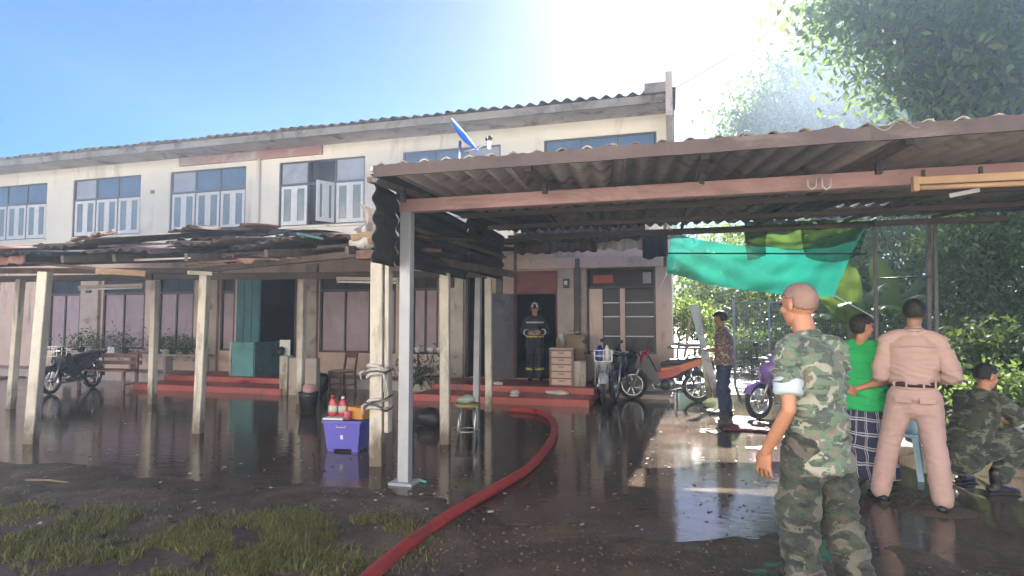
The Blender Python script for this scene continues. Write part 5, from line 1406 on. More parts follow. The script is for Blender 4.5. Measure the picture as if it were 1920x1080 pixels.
# ---- round metal table with pots and leaning planks by the house corner
tg = V((PY(1292, 740, 12.6).x, 12.6, 0))
t = empty('round_table', tg); tag(t, 'round metal table loaded with pans beside the house corner', 'table')
P(t, 'table_top', m_metal, lambda b: b.loft([(0, 0, .98), (0, 0, 1.02)], [.40, .42], None, 24, False), smooth=False)
for k in range(4):
    a = math.pi / 4 + k * math.pi / 2; P(t, 'leg', m_metal, lambda b: b.tube([(.34 * math.cos(a), .34 * math.sin(a), 0), (.30 * math.cos(a), .30 * math.sin(a), .98)], .016, 8), smooth=True)
P(t, 'lower_shelf', m_metal, lambda b: b.loft([(0, 0, .34), (0, 0, .36)], [.33, .33], None, 20, False))
r = random.Random(8)
for k in range(3):
    a = (3.6, 4.71, 5.8)[k]
    b = B(); hh = .22 + .12 * r.random(); b.loft([(0, 0, 0), (0, 0, hh * .7), (0, 0, hh)], [.06, .065, .025], None, 12, True)
    o = b.obj('glass_bottle', M('green_glass', (0.10, 0.20, 0.12), (0.06, 0.12, 0.08), 3, 0.15, 0.0) if k != 1 else m_chrome, loc=tg + V((.19 * math.cos(a), .19 * math.sin(a), .36)), smooth=True)
    tag(o, ('left green bottle on the lower shelf of the round metal table', 'silver bottle between two green ones on the round table shelf', 'right green bottle on the lower shelf of the round metal table')[k], 'bottle', 'bottles on the table shelf')
lump('dented_pan', tg + V((0.02, 0, 1.07)), (.30, .28, .06), m_metal, 'dented metal pan lying on the round metal table', 'pan', 44)
for k, (pa, pb, y0, y1, w_) in enumerate((((1345, 745), (1298, 572), 10.9, 12.4, .12), ((1330, 745), (1307, 575), 11.0, 12.4, .10), ((1280, 690), (1296, 590), 12.2, 12.6, .05), ((1268, 680), (1280, 585), 12.3, 12.6, .04))):
    p = PY(*pa, y0); q = PY(*pb, y1); p = V((p.x, p.y, max(0.0, p.z)))
    b = B(); b.bar((0, 0, 0), q - p, w_, .03, V((1, 0, 0)))
    tag(b.obj('leaning_plank', m_conc if k < 2 else m_wood, loc=p, bevel=.004), ('wide pale plank leaning up beside the standing man', 'second pale plank leaning left of the widest one', 'thin wooden pole leaning at the house corner over the table', 'thinnest wooden pole leaning against the house corner')[k], 'plank', 'planks leaning at the corner')

# ---- satellite dish on the carport roof
dz = W(868, 284, 5.4)
t = empty('satellite_dish', dz); tag(t, 'blue mesh satellite dish seen nearly edge on above the carport roof', 'dish')
m_dish = M('bright_blue_dish', (0.03, 0.15, 0.66), (0.025, 0.12, 0.55), 4, 0.8, 0.02, spec=0.1)
dn = V((0.80, 0.02, 0.62)).normalized()
ux = dn.cross(V((0, 1, 0))).normalized(); uy = dn.cross(ux)
def dish(b):
    vs = []
    for j in range(9):
        rr = .19 * j / 8
        for k in range(28):
            a = 2 * math.pi * k / 28
            vs.append(V((-.02, 0, .13)) + (ux * math.cos(a) + uy * math.sin(a)) * rr + dn * (rr * rr * 1.3))
    b.add(vs, [(j * 28 + k, j * 28 + (k + 1) % 28, (j + 1) * 28 + (k + 1) % 28, (j + 1) * 28 + k) for j in range(8) for k in range(28)])
P(t, 'reflector', m_dish, dish, smooth=True, solid=.006)
P(t, 'mast', m_metal, lambda b: b.tube([(-.03, 0, -.14), (-.03, 0, .10)], .014, 8), smooth=True)
P(t, 'feed_arm', m_metal, lambda b: b.tube([(0.02, 0, .0), (.16, -.01, .02), (.25, -.02, .06)], .007, 6), smooth=True)
P(t, 'receiver', m_white, lambda b: b.cyl((.262, -.02, .0), (.258, -.02, .075), .02, .016), smooth=True)
P(t, 'receiver_cap', m_black, lambda b: (b.ell((.268, -.02, .095), (.022, .02, .025)), b.ell((.235, -.02, .088), (.012, .012, .02))), smooth=True)

# ---- wooden light batten and hooks on the carport beam
p, q = W(1716, 345, 4.30), W(1930, 335, 3.93)
t = empty('light_batten', p); tag(t, 'orange brown wooden light batten hung below the carport beam', 'lamp')
d = (q - p)
m_batten = M('orange_batten', (0.52, 0.34, 0.20), (0.42, 0.26, 0.15), 3, 0.55, 0.1, stretch=(.3, 2, 2))
P(t, 'batten', m_batten, lambda b: b.bar((0, 0, 0.02), d + V((0, 0, .02)), .055, .05, ZU), bevel=.004)
P(t, 'tube_cover', m_batten, lambda b: b.tube([V((0, 0, -.03)), d + V((0, 0, -.03))], .018, 8), smooth=True)
P(t, 'end_cap', m_batten, lambda b: b.box((0, 0, 0), (.04, .06, .11)), bevel=.004)
for k in (0.08, .6): P(t, 'hanger', m_black, lambda b: b.bar(d * k + V((0, 0, .04)), d * k + V((0, 0, .10)), .02, .02))
b = B(); o = W(1781, 367, 4.35); b.bar((0, 0, 0), W(1836, 356, 4.35) - o, .03, .012, ZU); tag(b.obj('white_strip', m_white, loc=o), 'thin white strip dangling under the orange batten', 'strip')
for k, px in enumerate((1523, 1550)):
    o = W(px, 340, 4.62)
    b = B(); b.tube([(-.035, -.01, .03), (-.035, -.02, -.04), (-.01, -.02, -.07), (.02, -.02, -.05), (.03, -.01, .03)], .006, 6); tag(b.obj('wire_hook', m_white, loc=o, smooth=True), ('left of two white wire hooks on the carport beam', 'right of two white wire hooks on the carport beam')[k], 'hook', 'wire hooks on the beam')

# ---- maroon mat, pale blue plastic chair and litter on the ground
b = B(); o = gl(1405, 805)
b.grid(lambda u, v: V(((u - .5) * .75 + .15 * v, (v - .5) * .5, .02 + .05 * abs(noise.noise(V((u * 4, v * 3, 2)))))), 16, 10)
tag(b.obj('maroon_mat', M('maroon_cloth', (0.16, 0.02, 0.04), (0.10, 0.015, 0.03), 4, 0.7, 0.3), loc=o, smooth=True, solid=.02), 'rumpled maroon mat on the wet ground beside the purple motorcycle', 'mat')
m_pblue = M('pale_blue_plastic', (0.36, 0.55, 0.70), (0.30, 0.47, 0.62), 3, 0.4, 0.02)
g = gl(1703, 905)
t = empty('plastic_chair', g + V((0, 0.35, 0)), R(160)); tag(t, 'pale blue plastic chair behind the khaki uniformed man', 'chair')
P(t, 'seat', m_pblue, lambda b: b.box((0, 0, .42), (.42, .40, .03)), bevel=.012)
for sx in (-1, 1):
    P(t, 'leg', m_pblue, lambda b: b.bar((sx * .22, -.20, 0), (sx * .18, -.17, .41), .05, .05)); P(t, 'leg', m_pblue, lambda b: b.bar((sx * .22, .22, 0), (sx * .18, .18, .41), .05, .05))
    P(t, 'armrest', m_pblue, lambda b: (b.bar((sx * .23, -.18, .62), (sx * .23, .20, .64), .05, .03), b.bar((sx * .20, -.17, .43), (sx * .23, -.18, .61), .04, .04)))
P(t, 'backrest', m_pblue, lambda b: b.grid(lambda u, v: V(((u - .5) * .42, .19 + .10 * v - .05 * math.sin(u * math.pi), .44 + .38 * v)), 8, 6), smooth=True, solid=.02)
def litter():
    r = random.Random(77); b = B()
    spots = []
    for k in range(420):
        spots.append((r.uniform(40, 1420), r.uniform(775, 1000)))
    for px, py in spots:
        p = G(px, py); 
        if r.random() < .35: continue
        z = max(0.004, ground_h(p.x, p.y) + .004)
        s = r.uniform(.004, .026) * r.random() + .004; a = r.random() * 6.28
        ca, sa = math.cos(a), math.sin(a)
        q = [(-1, -.6), (1, -.5), (.8, .6), (-.9, .5)]
        n = len(b.v)
        b.v += [(p.x + s * (x * ca - y * sa), p.y + s * (x * sa + y * ca), z + s * r.uniform(0, .5)) for x, y in q]
        b.f.append((n, n + 1, n + 2, n + 3))
    tag(b.obj('litter', m_rag), 'small pale paper and plaster bits scattered over the flooded ground', 'litter', kind='stuff')
litter()
def gravel():
    r = random.Random(78); b = B()
    for k in range(800):
        px, py = r.uniform(600, 1900), r.uniform(900, 1080)
        p = G(px, py); 
        z = ground_h(p.x, p.y)
        if z < -.012: continue
        s = r.uniform(.003, .011)
        m = Matrix.Rotation(r.random() * 3, 3, 'X') @ Matrix.Rotation(r.random() * 3, 3, 'Z')
        b.box((p.x, p.y, z + s * .3), (s * 2, s * 1.4, s), m)
    tag(b.obj('gravel', M('muddy_stone', (0.11, 0.083, 0.062), (0.05, 0.038, 0.03), 9, 0.6, 0.2)), 'muddy pebbles and grit in the wet foreground', 'gravel', kind='stuff')
gravel()
for k, (px, py, L, rz, lb) in enumerate(((88, 903, .5, 4, 'pale stick lying in the water at the far left'), (785, 903, .16, -8, 'greenish leaf scrap beside the foot of the steel post'))):
    o = gl(px, py, .012); b = B(); b.tube([(-L / 2, 0, 0), (0, .02, .01), (L / 2, 0, .005)], .012, 6)
    ob = b.obj('stick', m_conc if k == 0 else m_teal2, loc=o, smooth=True); ob.rotation_euler.z = R(rz); tag(ob, lb, 'stick')

def ash():
    r = random.Random(79); b = B()
    for k in range(900):
        p = G(r.uniform(0, 1500), 765 + 230 * r.random() ** 1.5)
        z = max(0.003, ground_h(p.x, p.y) + .003); s = r.uniform(.004, .02) + (.03 * r.random() if r.random() < .06 else 0); a = r.random() * 6.28; n = len(b.v)
        for q in range(5):
            t = a + q * 1.257; l = s * r.uniform(.5, 1.1); b.v.append((p.x + l * math.cos(t), p.y + l * math.sin(t), z + .002 * r.random()))
        b.f.append(tuple(range(n, n + 5)))
    tag(b.obj('ash_flecks', M('wet_ash', (0.055, 0.048, 0.045), (0.02, 0.018, 0.018), 9, 0.8, 0.2)), 'dark wet ash flakes floating on the shallow water', 'ash', kind='stuff')
ash()

# ================================================================== PEOPLE
def remeshed(b, name, voxel, smooth=6, factor=0.5):
    me = b.mesh(name + '_raw')
    bm = bmesh.new(); bm.from_mesh(me)
    bmesh.ops.recalc_face_normals(bm, faces=bm.faces); bm.to_mesh(me); bm.free()
    o = bpy.data.objects.new(name + '_raw', me); col.objects.link(o)
    m = o.modifiers.new('r', 'REMESH'); m.mode = 'VOXEL'; m.voxel_size = voxel
    if smooth:
        s = o.modifiers.new('s', 'SMOOTH'); s.iterations = smooth; s.factor = factor
    dg = bpy.context.evaluated_depsgraph_get()
    out = bpy.data.meshes.new_from_object(o.evaluated_get(dg)); out.name = name
    bpy.data.objects.remove(o); bpy.data.meshes.remove(me)
    out.materials.clear()
    return out
def folds(me, amp, freq, seed, stretch=(1, 1, .5), centers=()):
    n = len(me.vertices)
    co = np.empty(n * 3, np.float32); me.vertices.foreach_get('co', co); co = co.reshape(-1, 3)
    no = np.empty(n * 3, np.float32); me.vertices.foreach_get('normal', no); no = no.reshape(-1, 3)
    d = np.empty(n, np.float32)
    for i in range(n):
        p = co[i]
        q = V((p[0] * freq * stretch[0], p[1] * freq * stretch[1], p[2] * freq * stretch[2] + seed * 5.3))
        a = noise.noise(q)
        r_ = 1 - abs(noise.noise(V((q.x * 1.3 + p[2] * freq * .7, q.y * 1.3, q.z * 2.1 + 11)))) * 2.2
        w = 1.0
        for c, rad, k in centers:
            dd = (p[0] - c[0]) ** 2 + (p[1] - c[1]) ** 2 + (p[2] - c[2]) ** 2
            w += k * math.exp(-dd / (rad * rad))
        d[i] = amp * (a * .6 + max(0.0, r_) * .7) * w
    co += no * d[:, None]
    me.vertices.foreach_set('co', co.ravel()); me.update()

m_skin = M('tan_skin', (0.50, 0.235, 0.14), (0.42, 0.185, 0.11), 6, 0.5, 0.05, 80, stain=(0.46, 0.20, 0.15), stain_at=(.55, .8), sscale=5)
m_skin2 = M('brown_skin', (0.30, 0.15, 0.10), (0.24, 0.115, 0.078), 6, 0.5, 0.05, 80)
m_hair = M('black_hair', (0.016, 0.013, 0.013), (0.008, 0.007, 0.008), 30, 0.5, 0.6, 90, stretch=(1, 1, .3))
m_buzz = M('shaved_scalp', (0.29, 0.175, 0.14), (0.23, 0.14, 0.115), 12, 0.6, 0.25, 260)
m_eye = M('eye_dark', (0.03, 0.02, 0.018), None, 5, 0.2, 0)
m_lip = M('lip', (0.28, 0.10, 0.085), None, 5, 0.5, 0)
m_boot = M('black_leather', (0.018, 0.018, 0.020), (0.011, 0.011, 0.012), 9, 0.4, 0.2)
camo_shirt = camo('faded_woodland_camouflage', [(0.045, 0.070, 0.058), (0.11, 0.18, 0.115), (0.20, 0.145, 0.115), (0.34, 0.33, 0.27)], 9.5)
camo_trous = camo('dark_woodland_camouflage', [(0.014, 0.017, 0.019), (0.030, 0.046, 0.032), (0.060, 0.046, 0.040), (0.11, 0.10, 0.08)], 7.5, .85, .10)
camo_dark = camo('deep_green_camouflage', [(0.014, 0.018, 0.018), (0.030, 0.045, 0.030), (0.05, 0.042, 0.032), (0.12, 0.13, 0.09)], 8.5, .85, .08)
camo_brown = camo('brown_patterned_cloth', [(0.05, 0.025, 0.022), (0.12, 0.06, 0.05), (0.20, 0.10, 0.08), (0.38, 0.28, 0.22)], 11)
m_khaki = M('pinkish_khaki_cloth', (0.47, 0.32, 0.29), (0.41, 0.275, 0.25), 2, 0.85, 0.15, 90)
m_greenT = M('bright_green_jersey', (0.015, 0.42, 0.11), (0.012, 0.33, 0.09), 2, 0.8, 0.15, 60)
m_jean = M('navy_jeans', (0.035, 0.05, 0.11), (0.022, 0.032, 0.075), 5, 0.85, 0.2, 60)
m_fire = M('navy_fire_coat', (0.009, 0.011, 0.024), (0.006, 0.007, 0.015), 4, 0.7, 0.15, 50)
m_yel = M('lime_reflective', (0.62, 0.60, 0.10), (0.50, 0.48, 0.08), 8, 0.35, 0.05)
m_sil = M('silver_reflective', (0.62, 0.62, 0.60), (0.45, 0.45, 0.44), 9, 0.35, 0.05)
m_cuff = M('pale_blue_lining', (0.50, 0.58, 0.60), (0.42, 0.50, 0.53), 3, 0.85, 0.2, 60)
m_belt = M('dark_belt', (0.045, 0.025, 0.024), (0.03, 0.018, 0.017), 5, 0.5, 0.1)
m_plaid = plaid('navy_plaid')

def hand(b, wr, d, back, side, curl=0.35, s=1.0, spread=0.06, thumb_in=0.3):
    """wr wrist; d forward along the hand; back = direction the back of the hand faces; side = thumb direction"""
    d = V(d).normalized(); back = V(back); back = (back - d * back.dot(d)).normalized(); th = d.cross(back).normalized()
    if th.dot(V(side)) < 0: th = -th
    wr = V(wr)
    k = wr + d * .085 * s
    b.loft([wr - d * .01, wr + d * .03 * s, k], [(.026 * s, .019 * s), (.036 * s, .017 * s), (.041 * s, .014 * s)], th, 12, True)
    for i, (off, L) in enumerate(((.033, .072), (.011, .083), (-.011, .077), (-.033, .060))):
        p = k + th * off * s - d * .004; dd = (d + th * off * 4.5).normalized()
        pts, q = [p], p
        ang = 0.0
        for j, fr in enumerate((.45, .32, .23)):
            ang += curl * (.6 + .5 * j)
            v = dd * math.cos(ang) - back * math.sin(ang)
            q = q + v * L * fr * s; pts.append(q)
        b.loft(pts, [.0086 * s, .0082 * s, .0074 * s, .0062 * s], th, 8, True)
    p = wr + d * .022 * s + th * .026 * s
    v = (d * .75 + th * .62 - back * thumb_in).normalized(); q = p + v * .038 * s; v2 = (d * .95 + th * .15 - back * thumb_in * 1.3).normalized()
    b.loft([p, q, q + v2 * .028 * s], [.0125 * s, .0105 * s, .008 * s], back, 8, True)

DEF = dict(pel=(0, 0, .93), chest=(0, 0, 1.24), neck=(0, -.012, 1.43), head=(0, .015, 1.605), hyaw=0, hpitch=0,
           shL=(-.175, 0, 1.385), shR=(.175, 0, 1.385), elL=(-.225, -.03, 1.10), elR=(.225, -.03, 1.10), wrL=(-.235, .06, .86), wrR=(.235, .06, .86),
           hipL=(-.085, 0, .90), hipR=(.085, 0, .90), knL=(-.10, .03, .49), knR=(.10, .03, .49), anL=(-.11, -.02, .08), anR=(.11, -.02, .08), tyL=8, tyR=-8,
           hdL=(0, .15, -1), hdR=(0, .15, -1), hbL=(-1, 0, 0), hbR=(1, 0, 0), htL=(0, 1, 0), htR=(0, 1, 0), curlL=.35, curlR=.35)
def vlerp(a, b, t): return V(a).lerp(V(b), t)
def head_mat(p):
    return Matrix.Rotation(R(p['hyaw']), 3, 'Z') @ Matrix.Rotation(R(p['hpitch']), 3, 'X')
def person(label, loc, rz, pose, outfit, height=1.70, voxel=.008, skin=None, bulk=1.0, seed=1):
    s = height / 1.715
    p = dict(DEF); p.update(pose)
    skin = skin or m_skin
    t = empty('person', loc, R(rz)); tag(t, label, 'person', 'people at the fire scene')
    t.scale = (s, s, s)
    up = (V(p['neck']) - V(p['pel'])).normalized()
    sx = (V(p['shR']) - V(p['shL'])).normalized(); hx = (V(p['hipR']) - V(p['hipL'])).normalized()
    k = bulk
    b = B()
    pel, ch, nk, hd = V(p['pel']), V(p['chest']), V(p['neck']), V(p['head'])
    # torso
    tor = [pel - up * .07, pel, vlerp(pel, ch, .4), vlerp(pel, ch, .75), ch, vlerp(ch, nk, .45), vlerp(ch, nk, .85)]
    tr_ = [(.13, .095), (.155, .11), (.138, .10), (.145, .105), (.158, .11), (.16, .10), (.085, .075)]
    b.loft(tor, [(a * k, c * k) for a, c in tr_], sx, 18, True)
    hm = head_mat(p)
    b.loft([vlerp(ch, nk, .75), nk, vlerp(nk, hd, .55)], [.066, .057, .054], sx, 14, True)
    # head
    b.ell(hd + hm @ V((0, -.012, .020)), (.0745, .094, .092), hm, 20, 14)
    b.ell(hd + hm @ V((0, .022, -.045)), (.058, .066, .072), hm, 18, 12)
    b.ell(hd + hm @ V((0, .058, -.085)), (.030, .026, .024), hm, 12, 8)
    b.loft([hd + hm @ V((0, .082, .018)), hd + hm @ V((0, .098, -.018)), hd + hm @ V((0, .090, -.030))], [.009, .014, .015], hm @ V((1, 0, 0)), 8, True)
    b.ell(hd + hm @ V((0, .078, .030)), (.052, .014, .010), hm, 12, 8)
    for sg in (-1, 1):
        b.ell(hd + hm @ V((sg * .076, -.008, -.008)), (.010, .020, .033), hm @ Matrix.Rotation(R(sg * 18), 3, 'Z') @ Matrix.Rotation(R(-12), 3, 'X'), 10, 8)
        b.ell(hd + hm @ V((sg * .040, .058, -.022)), (.022, .022, .020), hm, 10, 8)
    # arms and legs
    for S, sg in (('L', -1), ('R', 1)):
        sh, el, wr = V(p['sh' + S]), V(p['el' + S]), V(p['wr' + S])
        b.loft([vlerp(ch, sh, .55) + up * .02, sh, vlerp(sh, el, .35), vlerp(sh, el, .8), el], [.060 * k, .060 * k, .050 * k, .042 * k, .040 * k], None, 14, True)
        b.loft([el, vlerp(el, wr, .28), vlerp(el, wr, .7), wr], [.039 * k, .041 * k, .031, .026], None, 12, True)
        hand(b, wr, p['hd' + S], p['hb' + S], p['ht' + S], p['curl' + S])
        hp_, kn, an = V(p['hip' + S]), V(p['kn' + S]), V(p['an' + S])
        b.loft([hp_, vlerp(hp_, kn, .3), vlerp(hp_, kn, .8), kn], [.088 * k, .082 * k, .060 * k, .055], None, 14, True)
        b.loft([kn, vlerp(kn, an, .3), vlerp(kn, an, .75), an], [.054, .056, .040, .036], None, 12, True)
    me = remeshed(b, 'body', voxel, 2 if voxel < .006 else 3, .4)
    body = link('body', me, skin, t, smooth=True)
    # face details
    for sg in (-1, 1):
        e = B(); e.ell(hd + hm @ V((sg * .031, .0835, .012)), (.012, .006, .006), hm, 10, 6); e.obj('eye', m_eye, t, smooth=True)
        e = B(); e.bar(hd + hm @ V((sg * .016, .094, .030)), hd + hm @ V((sg * .048, .082, .032)), .008, .006); e.obj('eyebrow', m_hair, t)
    e = B(); e.ell(hd + hm @ V((0, .0875, -.058)), (.022, .006, .006), hm, 10, 6); e.obj('mouth', m_lip, t, smooth=True)
    # hair: shell over the skull
    if outfit.get('hair'):
        hmat, th, line, nape = outfit['hair']
        hb = B(); hb.ell((0, 0, 0), (1, 1, 1), None, 40, 30)
        keep = B(); idx = {}
        dirs = [V(q) for q in hb.v]
        ok = []
        for d_ in dirs:
            # front hairline high, nape low
            lim = (line if d_.y > .55 else (line + (nape - line) * min(1.0, (.55 - d_.y) / .8))) + .12 * noise.noise(d_ * 9)
            side_cut = abs(d_.x) > .70 and -.05 < d_.y < .75 and d_.z < (.05 if d_.y < .35 else .25)
            ok.append(d_.z > lim and not side_cut)
        for f in hb.f:
            if all(ok[i] for i in f):
                ids = []
                for i in f:
                    if i not in idx:
                        idx[i] = len(keep.v); d_ = dirs[i]
                        q = V((d_.x * (.0765 + th), d_.y * (.0965 + th), d_.z * (.0945 + th)))
                        q = q * (1 + (th * 2.2) * noise.noise(d_ * 6 + V((seed, 0, 0))))
                        keep.v.append(tuple(hd + hm @ (V((0, -.012, .020)) + q)))
                    ids.append(idx[i])
                keep.f.append(tuple(ids))
        keep.obj('hair', hmat, t, smooth=True, solid=max(.004, th))
    # trousers
    if outfit.get('trousers'):
        g = B(); w_ = outfit.get('tw', 1.0)
        g.loft([pel - up * .10, pel - up * .02, pel + up * .09], [(.165 * k, .125 * k), (.172 * k, .13 * k), (.148 * k, .108 * k)], hx, 18, True)
        for S, sg in (('L', -1), ('R', 1)):
            hp_, kn, an = V(p['hip' + S]), V(p['kn' + S]), V(p['an' + S])
            end = vlerp(kn, an, outfit.get('tl', .92))
            g.loft([hp_, vlerp(hp_, kn, .3), vlerp(hp_, kn, .8), kn], [.102 * k * w_, .098 * k * w_, .080 * w_, .075 * w_], None, 16, True)
            g.loft([kn, vlerp(kn, an, .4), end], [.075 * w_, .074 * w_, .068 * w_], None, 16, True)
        me = remeshed(g, 'trousers', .012, 5, .5)
        kc = [(tuple(V(p['kn' + S])), .16, 1.0) for S in 'LR'] + [(tuple(V(p['an' + S]) + V((0, 0, .1))), .14, 1.2) for S in 'LR']
        folds(me, outfit.get('tf', .011), 7.0, seed, (1, 1, 1.5), kc)
        link('trousers', me, outfit['trousers'], t, smooth=True)
    if outfit.get('skirt'):
        g = B(); zt, zb = pel.z + .10, .13
        def sk(u, v):
            a = 2 * math.pi * u
            r1 = .150 + .095 * min(1, v * 1.6) + .02 * v; fold = .014 * math.sin(a * 9 + 2.5 * math.sin(v * 3)) * v
            return V((pel.x * (1 - v * .6) + (r1 + .02 + fold) * math.cos(a) * 1.03, pel.y * (1 - v) + (r1 * .8 + fold) * math.sin(a), zt + (zb - zt) * v))
        g.grid(sk, 64, 24)
        g.obj('wrap_skirt', outfit['skirt'], t, smooth=True, solid=.006)
    # shirt
    if outfit.get('shirt'):
        g = B(); L = outfit.get('hem', .02); fl = outfit.get('loose', 1.0)
        bot = pel - up * L; fz = outfit.get('flat')
        base = [bot, vlerp(bot, pel, .5) + up * .02, vlerp(pel, ch, .4), vlerp(pel, ch, .75), ch, vlerp(ch, nk, .45), vlerp(ch, nk, .80), vlerp(ch, nk, .98)]
        rr = [(.190, .150), (.180, .140), (.160, .122), (.166, .125), (.178, .128), (.178, .118), (.120, .090), (.072, .068)]
        if outfit.get('tuck'): base = base[2:]; rr = rr[2:]; base = [pel + up * .085, pel + up * .12] + base; rr = [(.150, .112), (.165, .125)] + rr
        g.loft(base, [(a * k * (fl if i < 4 else 1 + (fl - 1) * .5), c * k * (fl if i < 4 else 1 + (fl - 1) * .5)) for i, (a, c) in enumerate(rr)], sx, 20, not outfit.get('flat'))
        for S, sg in (('L', -1), ('R', 1)):
            sh, el, wr = V(p['sh' + S]), V(p['el' + S]), V(p['wr' + S])
            g.loft([vlerp(ch, nk, .88), vlerp(vlerp(ch, nk, .88), sh, .5) + up * .012, sh + up * .005], [.060, .064 * k, .066 * k], None, 14, True)
            sl_ = outfit.get('sleeve', .8)
            if sl_ <= 1:
                g.loft([vlerp(ch, sh, .5) + up * .02, sh + up * .008, vlerp(sh, el, .4), vlerp(sh, el, sl_)], [.072 * k, .072 * k, .070 * k * fl, .070 * k * fl], None, 16, True)
            else:
                g.loft([vlerp(ch, sh, .5) + up * .02, sh + up * .008, vlerp(sh, el, .4), vlerp(sh, el, .85), el], [.070 * k, .068 * k, .066 * k, .063 * k, .060 * k], None, 16, True)
                e = sl_ - 1
                g.loft([el, vlerp(el, wr, e * .5), vlerp(el, wr, e)], [.061 * k, .058 * k, .050], None, 14, True)
        me = remeshed(g, 'shirt', .011, 4, .5)
        sc_ = [(tuple(pel + up * .08), .16, 1.2)] + [(tuple(V(p['el' + S])), .13, 1.0) for S in 'LR'] + [(tuple(V(p['sh' + S]) - up * .10), .10, .9) for S in 'LR']
        folds(me, outfit.get('sf', .010), 6.0, seed + 3, (1, 1, 1.5), sc_)
        link('shirt', me, outfit['shirt'], t, smooth=True)
        if outfit.get('collar'):
            c = B(); n = 20; vs = []
            for j, (rr_, dz, ty) in enumerate(((.070, -.005, .0), (.066, .030, -.004), (.076, .006, -.002))):
                for i in range(n):
                    a = 2 * math.pi * i / n
                    q = nk + up * dz + sx * (rr_ * math.cos(a)) + up.cross(sx) * (rr_ * .98 * math.sin(a)) + V((0, ty, .010 * -math.sin(a)))
                    vs.append(q)
            c.add(vs, [(j * n + i, j * n + (i + 1) % n, (j + 1) * n + (i + 1) % n, (j + 1) * n + i) for j in range(2) for i in range(n)])
            c.obj('collar', outfit['collar'], t, smooth=True, solid=.006)
        if outfit.get('cuff'):
            for S in 'LR':
                sh, el = V(p['sh' + S]), V(p['el' + S]); c = B()
                a0 = vlerp(sh, el, outfit['sleeve'] - .12); a1 = vlerp(sh, el, outfit['sleeve'] + .16)
                c.loft([a0, vlerp(a0, a1, .15), vlerp(a0, a1, .85), a1], [.073 * k, .082 * k, .080 * k, .068 * k], None, 18, False)
                me = c.mesh('rolled_cuff'); folds(me, .006, 12, seed, (1, 1, 1)); link('rolled_cuff', me, outfit['cuff'], t, smooth=True)
    if outfit.get('belt'):
        c = B(); q = pel + up * .085; n = 40; vs = []
        for dz in (-.022, .022):
            for i in range(n):
                a = 2 * math.pi * i / n
                vs.append(q + up * dz + hx * (.170 * k * math.cos(a)) + up.cross(hx) * (.130 * k * math.sin(a)))
        c.add(vs, [(i, (i + 1) % n, n + (i + 1) % n, n + i) for i in range(n)])
        bl = c.obj('belt', outfit['belt'], t, smooth=True, solid=.006)
        for a in (R(250), R(290), R(215), R(325), R(90)):
            d_ = hx * (.176 * k * math.cos(a)) + up.cross(hx) * (.136 * k * math.sin(a))
            c = B(); c.bar(q + d_ - up * .028, q + d_ + up * .028, .014, .010); c.obj('belt_loop', outfit['trousers'], t)
    if outfit.get('epaulette'):
        for S in 'LR':
            c = B(); c.bar(vlerp(p['neck'], p['sh' + S], .45) + up * .050, V(p['sh' + S]) + up * .068, .05, .008, V((0, 1, 0))); c.obj('epaulette', m_boot, t)
    if outfit.get('pockets'):
        fy = up.cross(hx)
        for sg in (-1, 1):
            c = B(); q0 = pel + hx * (.085 * sg) - fy * .148 * k * 1.02 - up * .045
            c.box(q0, (.12, .010, .045), Matrix.Rotation(R(sg * 14), 3, 'Z')); c.obj('pocket_flap', outfit['trousers'], t, bevel=.004)
        c = B(); c.loft([vlerp(ch, nk, .42) - fy * .127 * k - hx * .15, vlerp(ch, nk, .47) - fy * .136 * k, vlerp(ch, nk, .42) - fy * .127 * k + hx * .15], [.006, .006, .006], up, 6, False); c.obj('yoke_seam', outfit['shirt'], t)
    # shoes
    for S in 'LR':
        an = V(p['an' + S]); a = R(p['ty' + S]); f = V((-math.sin(a), math.cos(a), 0)); z0 = an.z - .08
        c = B()
        c.loft([an + V((0, 0, -.045)) - f * .055, an + V((0, 0, -.045)) + f * .05, V((an.x, an.y, z0 + .032)) + f * .14, V((an.x, an.y, z0 + .026)) + f * .185], [(.036, .032), (.042, .038), (.046, .028), (.032, .020)], ZU.cross(f), 14, True)
        bh = outfit.get('boot', .06)
        c.loft([an + V((0, 0, -.04)), vlerp(an, p['kn' + S], .0) + V((0, 0, bh))], [.044, .050], None, 12, True)
        me = remeshed(c, 'shoe', .010, 3, .5); sh_ = link('shoe', me, outfit.get('shoe', m_boot), t, smooth=True)
        c = B(); vs2 = [(x_, y_) for x_, y_ in ((-.036, -.085), (.036, -.085), (.044, .06), (.046, .13), (.028, .20), (-.028, .20), (-.046, .13), (-.044, .06))]
        rt_ = f.cross(ZU)
        c.prism(vs2, V((an.x, an.y, z0 + .007)), rt_, f, ZU, .018); c.obj('sole', m_black, sh_)
    return t, p, s

def facing(px, left):   # degrees: directly away from the camera at this picture column, turned left
    return -(math.degrees(math.atan((px - 960) / FPX)) - 15.7) + left

